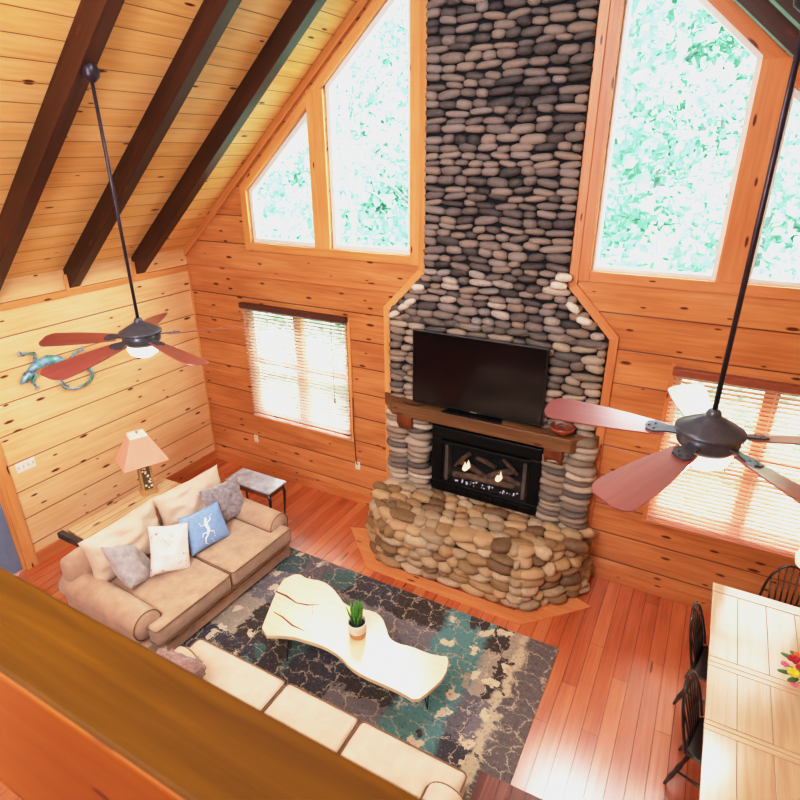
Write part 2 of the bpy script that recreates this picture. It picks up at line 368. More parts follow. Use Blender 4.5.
def stone(bm, c, sx, sy, sz, rot=0., sub=2, tone=None, lay=None, up=Vector((0, 0, 1))):
    """river pebble: half sizes sx (along), sy(depth), sz(height)"""
    res = bmesh.ops.create_icosphere(bm, subdivisions=sub, radius=1.)
    sd = random.random()*100; cs, sn = math.cos(rot), math.sin(rot); vs = res['verts']
    for v in vs:
        p = v.co; k = 1+.13*noise.noise(p*1.3+Vector((sd, 0, 0)))
        e = 1.15/max(.0001, (abs(p.x)**3.+abs(p.y)**3.+abs(p.z)**3.)**(1/3.))*.93
        x, y, z = p.x*sx*k*e, p.y*sy*k, p.z*sz*k*e
        v.co = Vector((x*cs-z*sn, y, x*sn+z*cs))
    t = random.random() if tone is None else tone
    return vs, t
def place_stone(bm, lay, c, hx, hy, hz, tilt=0., frame=None, sub=2, tone=None):
    vs, t = stone(bm, None, hx, hy, hz, tilt, sub, tone)
    for v in vs:
        p = v.co
        v.co = Vector(c)+(frame @ p if frame else p); v[lay] = t
def copy_tree(o, parent=None):
    c = o.copy(); C.objects.link(c); c.parent = parent
    for ch in list(o.children): copy_tree(ch, c)
    return c

# ------------------------------------------------------------------ key dimensions (metres)
XL, XR, YB, YF = -6.48, 2.48, 5.68, -3.0
XC = -2.0; EAVE = 3.3; SL = .865
def roof(x): return EAVE+SL*(4.48-abs(x-XC))
RIDGE = roof(XC)
def panel(name, outer, holes, y0, y1, mat, grain, parent=None):
    """vertical panel in XZ with holes, thickness y0..y1"""
    bm = B(); es = []; loops = []
    for L in [outer]+holes:
        vs = [bm.verts.new((x, y0, z)) for x, z in L]; loops.append(vs)
        for a, b in zip(vs, vs[1:]+vs[:1]): es.append(bm.edges.new((a, b)))
    bmesh.ops.triangle_fill(bm, edges=es, use_beauty=True)
    front = list(bm.faces)
    r = bmesh.ops.extrude_face_region(bm, geom=front)
    for v in [g for g in r['geom'] if isinstance(g, bmesh.types.BMVert)]: v.co.y = y1
    return obj(name, bm, mat, parent, grain=grain)

# windows (x,z) outlines
wl = [(-5.45, 1.03), (-3.87, 1.03), (-3.87, 2.6), (-5.45, 2.6)]
mir = lambda L: [(2*XC-x, z) for x, z in L][::-1]
sm = [(-5.25, 3.45), (-4.245, 3.45), (-4.245, 4.95), (-5.25, 4.075)]
bg = [(-4.02, 3.45), (-2.965, 3.45), (-2.965, 6.07), (-4.02, 5.155)]
wr_, smr, bgr = mir(wl), mir(sm), mir(bg)
outer = [(XL, 0), (XR, 0), (XR, roof(XR)), (XC, RIDGE), (XL, roof(XL))]
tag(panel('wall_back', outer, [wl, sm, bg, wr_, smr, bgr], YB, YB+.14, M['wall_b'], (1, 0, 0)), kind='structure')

# left wall with door hole  (built in local XZ then turned): use prism in YZ
def wall_side(name, x0, x1, mat):
    bm = B()
    if name == 'wall_left':
        bx(bm, x0, x1, 2.63, YB+.14, 0, roof(XL)+.3); bx(bm, x0, x1, YF, 1.72, 0, roof(XL)+.3); bx(bm, x0, x1, 1.72, 2.63, 2.1, roof(XL)+.3)
    else: bx(bm, x0, x1, YF, YB+.14, 0, roof(XL)+.3)
    return tag(obj(name, bm, mat, grain=(0, 1, 0)), kind='structure')
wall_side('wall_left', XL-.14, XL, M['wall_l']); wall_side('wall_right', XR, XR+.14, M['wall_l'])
tag(panel('wall_front', outer, [], YF-.14, YF, M['wall_b'], (1, 0, 0)), kind='structure')
tag(obj('floor', box(XL-.14, XR+.14, YF-.14, YB+.14, -.1, 0), M['floor'], grain=(0, 1, 0)), kind='structure')
bm = B()
prism(bm, [(XL-.3, roof(XL-.3)), (XC, RIDGE), (XC, RIDGE+.1), (XL-.3, roof(XL-.3)+.1)], 1, YF-.14, YB+.5)
prism(bm, [(XC, RIDGE), (XR+.3, roof(XR+.3)), (XR+.3, roof(XR+.3)+.1), (XC, RIDGE+.1)], 1, YF-.14, YB+.5)
tag(obj('ceiling', bm, M['ceil'], grain=(0, 1, 0)), kind='structure')

# trims
tn = [0]
def trim(bm, mat=None, grain=(0, 0, 1), name='trim', bev=.004, uvoff=None):
    tn[0] += 1; return tag(obj('%s_%d' % (name, tn[0]), bm, mat or M['trim'], grain=grain, bevel=bev, uvoff=uvoff or (tn[0]*3.3, tn[0]*1.7)), kind='structure')
tag(obj('baseboard_left', box(XL, XL+.02, 2.76, YB, 0, .15), M['base'], grain=(0, 1, 0), bevel=.004), kind='structure')
bm = box(XL, -3.31, YB-.02, YB, 0, .15); tag(obj('baseboard_back', bm, M['base'], grain=(1, 0, 0), bevel=.004), kind='structure')
bm = box(-.69, XR, YB-.02, YB, 0, .15); tag(obj('baseboard_back_right', bm, M['base'], grain=(1, 0, 0), bevel=.004), kind='structure')
trim(box(XL, XL+.022, YB-.022, YB, 0, 3.0))
trim(box(XL, XL+.02, YF, YB, 3.0, 3.07), grain=(0, 1, 0))
trim(box(XL, -3.0+.0, YB-.02, YB, 3.02, 3.09), M['trim_warm'], grain=(1, 0, 0))
# sloped ceiling trim against back wall
for sgn in (-1, 1):
    bm = B(); P = []
    xa, xb = (XL, XC) if sgn < 0 else (XR, XC)
    prism(bm, [(xa, roof(xa)-.0), (xb, roof(xb)), (xb, roof(xb)-.11), (xa, roof(xa)-.11)], 1, YB-.035, YB)
    trim(bm, M['trim'], grain=(1, 0, SL*(-sgn)))
# chimney outline boards
def strip(pts, w, side, y0, y1, mat):
    for (a, b) in zip(pts, pts[1:]):
        a, b = Vector(a), Vector(b); 
        L = [a, b]
    # mitred polyline offset
    out = []; P = [Vector(p) for p in pts]
    for i, p in enumerate(P):
        d1 = (P[i]-P[i-1]).normalized() if i else None; d2 = (P[i+1]-P[i]).normalized() if i < len(P)-1 else None
        n1 = Vector((-d1.y, d1.x))*side if d1 else None; n2 = Vector((-d2.y, d2.x))*side if d2 else None
        if n1 is None: o = n2*w
        elif n2 is None: o = n1*w
        else: o = (n1+n2).normalized()*(w/math.cos(n1.angle(n2)/2))
        out.append(p+o)
    for i in range(len(P)-1):
        bm = prism(B(), [P[i], P[i+1], out[i+1], out[i]], 1, y0, y1)
        d = P[i+1]-P[i]; trim(bm, mat, grain=(d.x, 0, d.y))
Lp = [(-2.775, roof(-2.775)), (-2.775, 3.28), (-3.225, 2.81), (-3.225, 0)]
strip(Lp, .085, -1, YB-.03, YB+.001, M['trim']); strip([(2*XC-x, z) for x, z in Lp], .085, 1, YB-.03, YB+.001, M['trim_warm'])
# upper window casings
for s_, mt in ((0, M['trim']), (1, M['trim_warm'])):
    f = (lambda x: x) if not s_ else (lambda x: 2*XC-x)
    def cb(x0, x1, z0, z1, g): 
        a, b = sorted((f(x0), f(x1))); trim(box(a, b, YB-.022, YB+.001, z0, z1), mt, grain=g)
    cb(-2.965, -2.86, 3.35, 6.05, (0, 0, 1))
    cb(-4.245, -4.02, 3.45, 5.12, (0, 0, 1))
    cb(-5.35, -5.25, 3.35, 4.08, (0, 0, 1))
    cb(-5.25, -2.965, 3.352, 3.45, (1, 0, 0))
    def sl(xa, xb, za, zb, w):
        bm = prism(B(), [(f(xa), za), (f(xb), zb), (f(xb), zb+w), (f(xa), za+w)], 1, YB-.02, YB+.001)
        trim(bm, mt, grain=(1, 0, .87*(1 if not s_ else -1)))
    sl(-5.35, -2.86, 3.988, 6.16, .13)
# window units
wn = [0]
def win_unit(L, inner=.035, mat=None):
    wn[0] += 1; P = [Vector(p) for p in L]; c = sum(P, Vector((0, 0)))/len(P)
    t = thing('window_%d' % wn[0], None, None, (c.x, YB+.07, c.y), kind='structure'); n = len(P)
    area = sum(P[i].x*P[(i+1) % n].y-P[(i+1) % n].x*P[i].y for i in range(n)); sg = 1 if area > 0 else -1
    ins = []
    for i in range(n):
        d1 = (P[i]-P[i-1]).normalized(); d2 = (P[(i+1) % n]-P[i]).normalized()
        n1 = Vector((-d1.y, d1.x))*sg; n2 = Vector((-d2.y, d2.x))*sg
        ins.append(P[i]+(n1+n2).normalized()*(inner/math.cos(n1.angle(n2)/2))-c)
    bm = B()
    for i in range(n): prism(bm, [P[i]-c, P[(i+1) % n]-c, ins[(i+1) % n], ins[i]], 1, -.03, .05)
    obj('frame', bm, M['white_vinyl'], t)
    obj('pane', prism(B(), ins, 1, .01, .016), M['glass'], t)
    return t
for L in (sm, bg): win_unit(L, .055)
for L in (bgr, smr): win_unit(L, .04)
def dh_unit(L):   # paired double-hung windows behind blinds
    x0, x1 = min(p[0] for p in L), max(p[0] for p in L); t = win_unit(L, .05); t_c = t.location
    xm = (x0+x1)/2-t_c.x; h = (2.6-1.03)/2
    obj('mullion', box(xm-.06, xm+.06, -.03, .05, -h, h), M['trim_warm'], t)
    obj('check_rail', box(x0-t_c.x, x1-t_c.x, -.02, .04, -.03, .03), M['trim_warm'], t)
dh_unit(wl); dh_unit(wr_)
def blinds(x0, x1, z0, z1, label, sm_, vm, tilt, name='window_blind'):
    t = thing(name, label, 'blind', ((x0+x1)/2, YB-.05, z1)); w = (x1-x0)/2; h = z1-z0; bm = B(); n = int((h-.1)/.044)
    for i in range(n):
        z = -.09-i*.044; m = Matrix.Translation((0, 0, z)) @ Matrix.Rotation(tilt, 4, 'X'); bx(bm, -w, w, -.024, .024, -.0015, .0015, mat=m)
    obj('slats', bm, sm_, t)
    obj('valance', box(-w-.02, w+.02, -.045, .03, -.07, .0), vm, t, bevel=.006)
    obj('bottom_rail', box(-w, w, -.02, .02, -h, -h+.025), sm_, t, bevel=.004)
    for k, u in enumerate((-w*.62, 0, w*.62)):
        obj('ladder_cord', tube(tube(B(), [(u, -.026, -.05), (u, -.026, -h+.02)], .002, 5), [(u, .026, -.05), (u, .026, -h+.02)], .002, 5), M['slat'], t)
    obj('pull_cord', tube(tube(B(), [(w*.78, -.05, -.05), (w*.78, -.05, -h*.68)], .003, 5), [(w*.78, -.05, -h*.66), (w*.78, -.05, -h*.7)], .009, 6), M['valance'], t)
    return t
blinds(-5.5, -3.84, 1.0, 2.66, 'dark brown slatted blind on the left lower window, above the small end table', M['slat'], M['valance'], R(10))
blinds(-.15, 1.5, .95, 2.64, 'reddish wooden slatted blind behind the right ceiling fan', M['slat_r'], M['valance_r'], R(10))
for (a, b) in ((-3.84, -3.80), (-5.53, -5.5)): trim(box(a, b, YB-.02, YB, .98, 2.62), M['trim'])
for (a, b) in ((-.19, -.15), (1.5, 1.54)): trim(box(a, b, YB-.02, YB, .9, 2.66), M['trim_warm'])
trim(box(-5.53, -3.8, YB-.025, YB, .95, .985), M['trim'], grain=(1, 0, 0)); trim(box(-.19, 1.54, YB-.03, YB, .9, .94), M['trim_warm'], grain=(1, 0, 0))

# door
d = thing('door_1', None, None, (XL-.05, 2.17, 0), kind='structure')
bm = box(-.02, .02, -.44, .44, .01, 2.08); obj('door_slab', bm, M['door_blue'], d, bevel=.003)
for (y0, y1, z0, z1) in ((-.34, -.05, 1.1, 1.95), (.05, .34, 1.1, 1.95), (-.34, -.05, .2, .95), (.05, .34, .2, .95)):
    obj('door_panel', box(.015, .032, y0, y1, z0, z1), M['door_blue'], d, bevel=.012)
obj('door_handle', lathe(B(), [(.012, 0), (.012, .03), (.028, .045), (.03, .06), (.018, .075)], 14, M_=Matrix.Translation((.02, -.38, 1.0)) @ Matrix.Rotation(R(90), 4, 'Y')), M['black_metal'], d, True)
trim(box(XL, XL+.025, 2.63, 2.76, 0, 2.2)); trim(box(XL, XL+.025, 1.6, 1.72, 0, 2.2)); trim(box(XL, XL+.025, 1.6, 2.76, 2.1, 2.22), grain=(0, 1, 0))
trim(box(XL-.14, XL, 2.6, 2.63, 0, 2.1))

# rafters
def rafter(side, y, label, n):
    t = thing('rafter_beam', label, 'beam', (XC, y, RIDGE), group='dark stained rafters under the pine ceiling')
    s = -1 if side == 'L' else 1; e = 4.48
    bm = prism(B(), [(0, 0.0), (s*e, -SL*e), (s*e, -SL*e-.25), (0, -.25)], 1, -.0625, .0625)
    obj('beam', bm, M['beam'], t, grain=(s, 0, -SL), bevel=.004, uvoff=(n*5., n*.77))
for i, (y, nm) in enumerate(((4.87, 'dark stained rafter on the left slope nearest the gable windows'), (3.97, 'middle dark stained rafter on the left slope, between the fan rafter and the gable'), (3.03, 'dark stained rafter carrying the left ceiling fan'), (2.1, 'dark stained rafter on the left slope closest to the loft'))):
    rafter('L', y, nm, i)
for i, (y, nm) in enumerate(((4.87, 'dark stained rafter on the right slope nearest the gable windows'), (3.97, 'middle dark stained rafter on the right slope'), (3.03, 'dark stained rafter carrying the right ceiling fan'), (2.1, 'dark stained rafter on the right slope closest to the loft'))):
    rafter('R', y, nm, i+4)
for y in (4.87, 3.97, 3.03): trim(box(XL+.02, XL+.05, y-.095, y+.095, 3.07, 3.25), M['trim'])
tag(obj('ridge_beam', box(XC-.07, XC+.07, YF, YB, RIDGE-.4, RIDGE-.02), M['beam'], grain=(0, 1, 0)), 'dark ridge beam at the top of the vaulted ceiling', 'beam')

# ------------------------------------------------------------------ fireplace
fp = thing('stone_fireplace', 'tall river stone fireplace chimney with a wide stone hearth', 'fireplace', (XC, YB, 0))
def X(x): return x-XC
# backing (mortar)
prof = [(-1.22, .0), (1.22, .0), (1.22, 2.8), (.775, 3.28), (.775, roof(-1.2)-.02), (-.775, roof(-1.2)-.02), (-.775, 3.28), (-1.22, 2.8)]
obj('mortar_back', prism(B(), prof, 1, -.035, -.001), M['dark_mortar'], fp)
def half(z):
    if z > 3.28: return .775
    if z > 2.8: return .775+(3.28-z)/.48*.445
    return 1.22
def courses(name, z0, z1, hfun, yfun, sw, sh, mat, x0f=None, x1f=None, tone=None, dep=.055, sub=2):
    bm = B(); lay = bm.verts.layers.float.new('tone'); z = z0; row = 0
    while z < z1:
        h = sh*random.uniform(.82, 1.2); a = x0f(z+h/2) if x0f else -hfun(z+h/2); b = x1f(z+h/2) if x1f else hfun(z+h/2)
        x = a-(random.random()*sw*.3)
        x = a
        while x < b-.02:
            w = min(sw*random.uniform(.65, 1.4), b-x)
            if b-(x+w) < sw*.4: w = b-x
            cx = x+w/2; hh = h*random.uniform(.8, 1.05)
            hx = w/2*.95; n = 1
            place_stone(bm, lay, (cx, yfun(cx, z), z+h/2+random.uniform(-.013, .013)), hx, dep*random.uniform(.8, 1.25), hh/2*.92, random.uniform(-.16, .16), tone=(tone(cx, z) if tone else None), sub=sub)
            x += w
        z += h*.93; row += 1
    me = obj(name, bm, mat, fp, smooth=True); return me
courses('upper_stonework', 2.72, 6.38, half, lambda x, z: -.05, .185, .083, M['stone_up'], tone=lambda x, z: min(1, random.random()**.9*(.8 if z > 3.4 else 1.)))
courses('middle_stonework', 1.72, 2.74, half, lambda x, z: -.05, .2, .088, M['stone_mid'], tone=lambda x, z: random.random()*.8)
# a few pale stones near the shoulders
for (x, z, a) in ((-1.13, 2.8, .5), (-1.0, 2.9, .4), (-.93, 2.96, .4), (-.83, 3.13, .1), (.86, 3.1, .6), (.98, 2.98, .2), (.7, 3.3, .1), (.74, 3.38, 0)):
    bm = B(); lay = bm.verts.layers.float.new('tone'); place_stone(bm, lay, (x, -.085, z), .075, .05, .036, a if x < 0 else -a, tone=1.); obj('pale_stone', bm, M['stone_mid'], fp, smooth=True)
# pillars flanking the firebox: two rounded stacks each
for side in (-1, 1):
    bm = B(); lay = bm.verts.layers.float.new('tone')
    xs = (-1.07, -.79) if side < 0 else (.87, 1.12)
    for cx in xs:
        z = .62
        while z < 1.68:
            h = random.uniform(.06, .1); place_stone(bm, lay, (cx+random.uniform(-.02, .02), -.1, z+h/2), random.uniform(.135, .165), random.uniform(.12, .15), h*.56, random.uniform(-.08, .08), tone=random.random()*.95); z += h*.93
    obj('stone_pillar', bm, M['stone_mid'], fp, smooth=True)
    obj('mortar_core', box(min(xs)-.1, max(xs)+.1, -.13, -.03, .6, 1.66), M['mortar'], fp)
# hearth
HP = [(-1.36, 0), (-1.34, -.52), (-.88, -.97), (.88, -.97), (1.38, -.42), (1.4, 0)]
def inset(P, k, cx=0, cy=0): return [((x-cx)*k+cx, (y-cy)*k+cy) for x, y in P]
bm = B(); n = len(HP)
lo = [bm.verts.new((x, y, 0)) for x, y in inset(HP, .93)]; hi = [bm.verts.new((x, y, .5)) for x, y in inset(HP, .88)]; tp = [bm.verts.new((x, y, .62)) for x, y in inset(HP, .72)]
for a, b in ((lo, hi), (hi, tp)):
    for i in range(n): bm.faces.new((a[i], a[(i+1) % n], b[(i+1) % n], b[i]))
bm.faces.new(lo); bm.faces.new(tp)
obj('hearth_core', bm, M['mortar'], fp)
bm = B(); lay = bm.verts.layers.float.new('tone')
seg = [(Vector(HP[i]), Vector(HP[i+1])) for i in range(n-1)]
z = 0.
for row in range(7):
    h = .1*random.uniform(.85, 1.15); inn = .97-.012*row-.035*max(0, row-4)
    for a, b in seg:
        a2 = a*inn; b2 = b*inn; L = (b2-a2).length; d = (b2-a2)/L; nn = Vector((d.y, -d.x)); x = -.02
        ang = math.atan2(d.y, d.x); fr = Matrix.Rotation(ang, 3, 'Z')
        while x < L-.03:
            w = min(random.uniform(.13, .3), L-x+.02); hh = h*random.uniform(.8, 1.25)
            p = a2+d*(x+w/2)-nn*.05+nn*random.uniform(-.015, .02)
            place_stone(bm, lay, (p.x, p.y, z+h/2+random.uniform(-.01, .01)), w*.53, random.uniform(.1, .14), hh*.5, random.uniform(-.15, .15), fr, tone=random.random(), sub=3)
            x += w*.97
    z += h*.9
obj('hearth_side_stones', bm, M['stone_low'], fp, smooth=True)
bm = B(); lay = bm.verts.layers.float.new('tone')
pts = []
def inpoly(x, y, P):
    c = False
    for i in range(len(P)):
        (x1, y1), (x2, y2) = P[i], P[i-1]
        if (y1 > y) != (y2 > y) and x < (x2-x1)*(y-y1)/(y2-y1)+x1: c = not c
    return c
TP = inset(HP, .9)
for j in range(7):
    y = -.11-j*.135; x = -1.3+(j % 2)*.09
    while x < 1.3:
        w = random.uniform(.14, .27)
        if inpoly(x+w/2, y, TP):
            edge = min(1, max(0, (-y-.62)/.3)); zz = .62-.1*edge
            place_stone(bm, lay, (x+w/2, y+random.uniform(-.015, .015), zz+random.uniform(-.01, .012)), w*.49, .068+.008*random.random(), .058, random.uniform(-.05, .05), Matrix.Rotation(random.uniform(-.35, .35), 3, 'Z') @ Matrix.Rotation(-.35*edge*0, 3, 'X'), tone=random.random(), sub=3)
        x += w*.98
obj('hearth_top_stones', bm, M['stone_low'], fp, smooth=True)
# wood border on the floor around hearth
FB = [(-1.55, 0), (-1.55, -.56), (-.95, -1.14), (.92, -1.14), (1.51, -.54), (1.51, 0)]
bm = B(); 
inn = inset(FB, .86)
for i in range(5):
    if i in (0, 4): continue
    prism(bm, [FB[i], FB[i+1], inn[i+1], inn[i]], 2, 0.0, .014)
trim_o = obj('hearth_border', bm, M['trim_warm'], fp, grain=(1, 0, 0), bevel=.003)
# firebox insert
fb = thing('gas_fireplace_insert', 'black gas fireplace insert with glowing logs behind glass', 'fireplace insert', (-1.92, 5.53, .7))
bm = B(); W, Hh = .655, .86
bx(bm, -W, W, -.05, .0, Hh-.15, Hh); bx(bm, -W, -W+.13, -.05, 0, .14, Hh-.15); bx(bm, W-.13, W, -.05, 0, .14, Hh-.15); bx(bm, -W, W, -.05, 0, 0, .14)
obj('surround', bm, M['black_metal'], fb, bevel=.012)
bm = B()
for k in range(8): bx(bm, -W+.06+k*.15, -W+.06+k*.15+.13, -.065, -.045, .03, .1)
obj('louver', bm, M['black_metal'], fb, bevel=.008)
obj('hood', box(-W+.1, W-.1, -.075, -.04, Hh-.2, Hh-.16), M['black_metal'], fb, bevel=.008)
obj('glass_front', box(-W+.13, W-.13, -.03, -.025, .14, Hh-.15), M['fire_glass'], fb)
bm = B(); bx(bm, -W+.13, W-.13, .12, .125, .1, Hh-.15); bx(bm, -W+.13, W-.13, -.02, .12, .1, .135)
obj('firebox_liner', bm, plain('sooty_liner', (38, 26, 28), .8, var=.5, sc=8), fb)
for sx in (-1, 1): obj('side_reflector', box(sx*(W-.18)-.02, sx*(W-.18)+.02, -.015, .1, .15, .62) , M['bright_steel'], fb)
for k, (x0, z0, x1, z1, r) in enumerate(((-.4, .22, .35, .26, .045), (-.33, .42, -.02, .3, .04), (.0, .28, .34, .46, .042), (-.12, .52, .12, .44, .03), (.2, .58, .38, .42, .028), (-.38, .34, -.2, .55, .028), (.1, .38, .42, .3, .03))):
    obj('ceramic_log', tube(B(), [(x0, .04, z0), ((x0+x1)/2, .03, (z0+z1)/2+.02), (x1, .05, z1)], [r*.8, r, r*.85], 9), M['log'], fb, True)
for k, (x, z, s_) in enumerate(((-.24, .36, .035), (-.2, .4, .028), (.17, .33, .035), (.2, .36, .022))):
    obj('flame', lathe(B(), [(.0, z-.04), (s_, z-.01), (s_*.8, z+.02), (s_*.3, z+.06), (0, z+.09)], 8, (x, -.0)), M['flame'], fb, True)
bm = B()
for k in range(34):
    r = bmesh.ops.create_icosphere(bm, subdivisions=1, radius=random.uniform(.006, .013)); p = Vector((random.uniform(-.36, .42), -.005+random.uniform(-.01, .02), random.uniform(.15, .21)))
    for v in r['verts']: v.co += p
tag(obj('embers', bm, M['ember'], fb), kind='stuff')
# mantel
mt = thing('fireplace_mantel', 'thick rustic wooden mantel shelf across the stone fireplace', 'mantel', (XC, YB, 1.62))
MP = [(-1.33, -.0), (-1.3, -.04), (-1.08, -.27), (1.03, -.27), (1.28, -.02), (1.28, 0)]
obj('shelf', prism(B(), MP, 2, 0, .155), M['mantel'], mt, grain=(1, 0, 0), bevel=.012)
for x in (-.92, .86): obj('corbel', prism(B(), [(0, 0), (-.26, 0), (-.26, -.1), (-.2, -.2), (0, -.24)], 0, x-.1, x+.1), M['corbel'], mt, grain=(0, 0, 1), bevel=.012)
# tv
tv = thing('flat_screen_television', 'large black flat screen television standing on the wooden mantel', 'television', (-2.08, 5.52, 1.776))
obj('bezel', box(-.77, .77, -.015, .03, .03, .9), plain('tv_bezel', (26, 26, 30), .35), tv, bevel=.006)
obj('screen', box(-.755, .755, -.019, -.014, .05, .887), M['screen'], tv)
obj('edge_strip', box(-.77, .77, -.018, .0, .893, .903), plain('silver_edge', (120, 122, 128), .3, .6), tv)
obj('stand_neck', box(-.12, .12, .0, .05, .005, .1), M['black_metal'], tv)
obj('stand_base', prism(B(), [(-.36, -.1), (.36, -.1), (.3, .1), (-.3, .1)], 2, 0., .016), M['black_metal'], tv, bevel=.004)
obj('maker_mark', box(-.04, .04, -.0195, -.017, .034, .044), plain('pale_mark', (150, 150, 155), .4), tv)
# bowl
bl = thing('ceramic_bowl', 'reddish brown ceramic bowl on the right end of the mantel', 'bowl', (-1.09, 5.525, 1.776))
obj('bowl_body', lathe(B(), [(.05, 0), (.09, .02), (.125, .06), (.13, .09), (.122, .09), (.11, .055), (.07, .03), (.0, .026)], 28), M['bowl'], bl, True)
obj('handle', tube(B(), [(-.06, 0, .085), (-.02, .0, .11), (.03, 0, .112), (.07, 0, .085)], .009, 8), M['bowl'], bl, True)
tag(obj('tv_cable', tube(B(), [(-2.95, 5.47, 1.785), (-2.85, 5.44, 1.782), (-2.75, 5.46, 1.782), (-2.68, 5.5, 1.79)], .005, 6), M['black_metal']), 'short black cable lying on the mantel left of the television stand', 'cable')

# ------------------------------------------------------------------ wall fittings
def outlet(x, z, label):
    t = thing('wall_outlet', label, 'outlet', (x, YB, z)); obj('cover_plate', box(-.037, .037, -.008, 0, -.058, .058), M['white_plastic'], t, bevel=.003)
    for k in (-.025, .025): obj('socket', box(-.016, .016, -.011, -.007, k-.014, k+.014), plain('outlet_face', (215, 210, 198), .5), t, bevel=.003)
outlet(-5.57, .57, 'cream wall outlet under the left blind, near the room corner')
outlet(-3.77, .59, 'cream wall outlet beside the fireplace with a thin cord plugged in')
tag(obj('blind_cord', tube(B(), [(-3.79, YB-.03, 1.6), (-3.8, YB-.028, 1.1), (-3.79, YB-.02, .9), (-3.78, YB-.03, .68), (-3.77, YB-.02, .61)], .005, 6), M['cord']), 'thin dark cord running from the left window down to the wall outlet', 'cord')
t = thing('light_switch_plate', 'wide cream four-gang light switch plate on the left wall by the blue door', 'switch', (XL, 2.945, 1.255))
obj('cover_plate', box(0, .008, -.108, .108, -.06, .06), M['white_plastic'], t, bevel=.003)
for k in range(4): obj('toggle', box(.007, .016, -.081+k*.054-.007, -.081+k*.054+.007, -.014, .014), plain('toggle_cream', (205, 198, 184), .5), t, bevel=.002)  # toggles are a darker cream than the plate
# lizard on wall
t = thing('lizard_wall_art', 'painted metal lizard sculpture crawling on the left wall behind the fan blade', 'wall art', (XL+.03, 3.55, 2.24))
body = [(0, -.3, .06), (0, -.2, .1), (.01, -.08, .12), (.01, .03, .08), (0, .12, .0), (0, .2, -.08)]
obj('body', tube(B(), body, [.03, .05, .062, .058, .045, .03], 12), M['iguana'], t, True)
obj('head', tube(B(), [(0, -.28, .05), (.01, -.33, .02), (.01, -.38, -.02), (0, -.43, -.05)], [.035, .05, .038, .008], 12), M['iguana'], t, True)
tl = [(0, .2+.17*math.sin(a)*1.2, -.2+.12*math.cos(a)) for a in [k*.35 for k in range(15)]]
obj('tail', tube(B(), tl, [.028*(1-k/17) for k in range(15)], 8), M['iguana'], t, True)
for (a, b, c) in (((0, -.22, .12), (0, -.2, .24), (0, -.33, .27)), ((0, -.24, .02), (0, -.3, -.08), (0, -.28, -.13)), ((0, .14, -.02), (0, .0, -.13), (0, .05, -.24)), ((0, .16, .03), (0, .24, .1), (0, .33, .12))):
    lg = obj('leg', tube(B(), [a, b, c], [.022, .016, .012], 8), M['iguana'], t, True)
    dd = (Vector(c)-Vector(b)).normalized()
    for k in (-.8, -.3, .3, .8):
        e = Vector((dd.x, dd.y*math.cos(k)-dd.z*math.sin(k), dd.y*math.sin(k)+dd.z*math.cos(k)))*.05
        obj('toe', tube(B(), [c, Vector(c)+e], [.007, .004], 5), M['iguana'], lg, True)

# ------------------------------------------------------------------ ceiling fans
def fan(name, loc, ztop, phase, label):
    t = thing(name, label, 'ceiling fan', loc); h = ztop-loc[2]
    obj('downrod', tube(B(), [(0, 0, .1), (0, 0, h)], .013, 10), M['rod'], t, True)
    obj('canopy', lathe(B(), [(.02, h-.06), (.055, h-.03), (.062, h), (.058, h+.03), (.04, h+.08)], 20), M['rod'], t, True)
    obj('rod_collar', lathe(B(), [(.02, .07), (.037, .075), (.037, .105), (.03, .12), (.02, .13)], 20), M['fan_metal'], t, True)
    obj('motor_top', lathe(B(), [(.03, .1), (.05, .085), (.1, .058), (.15, .028), (.168, .018), (.172, .014), (.172, .002), (.168, -.002)], 36), M['fan_metal'], t, True)
    obj('motor_housing', lathe(B(), [(.15, .002), (.155, -.002), (.156, -.05), (.15, -.07), (.128, -.092), (.12, -.1), (.0, -.101)], 36), M['fan_metal'], t, True)
    obj('light_bowl', lathe(B(), [(.1, -.1), (.128, -.105), (.132, -.135), (.115, -.175), (.07, -.2), (0, -.208)], 28), M['bulb'], t, True)
    for k in range(5):
        a = R(phase+72*k); m = Matrix.Rotation(a, 4, 'Z') @ Matrix.Translation((0, 0, -.035))
        # droop slightly and pitch
        mb = m @ Matrix.Rotation(R(3.2), 4, 'Y') @ Matrix.Rotation(R(-13), 4, 'X')
        bm = B(); L0, L1 = .21, .9; N = 26; top = []
        def wid(s):
            return (.062+.05*s-.0*s, )
        edge_a, edge_b = [], []
        for i in range(N+1):
            s = i/N; x = L0+(L1-L0)*s
            wa = .055+.042*math.sin(min(1, s*1.2)*PI/2); wb = .055+.068*math.sin(min(1, s*1.1)*PI/2)
            if s > .88: q = (s-.88)/.12; wa *= math.sqrt(max(0.02, 1-q*q*.9)); wb *= math.sqrt(max(.02, 1-q*q*.6))
            edge_a.append((x-.05*max(0, s-.8)/.2*0, wa)); edge_b.append((x-.0, -wb))
        pts = edge_a+edge_b[::-1]
        prism(bm, pts, 2, -.004, .004)
        for v in bm.verts: v.co = mb @ v.co
        ax = mb.to_3x3() @ Vector((1, 0, 0))
        obj('blade', bm, M['blade'], t, grain=ax, uvoff=(k*2.1, k*.3))
        bm = prism(B(), [(.13, .03), (.2, .028), (.27, .05), (.31, .035), (.32, 0), (.31, -.035), (.27, -.05), (.2, -.028), (.13, -.03)], 2, .004, .014)
        for s_ in ((.27, .022), (.27, -.022), (.3, 0)): lathe(bm, [(.007, .014), (.006, .019), (0, .02)], 8, s_)
        for v in bm.verts: v.co = mb @ v.co
        obj('blade_iron', bm, M['fan_metal'], t)
    return t
def beambot(x): return roof(x)-.25
fan('ceiling_fan', (-4.17, 3.05, 3.11), beambot(-4.17)-.02, 61, 'dark ceiling fan with mahogany blades hanging in front of the left wall')
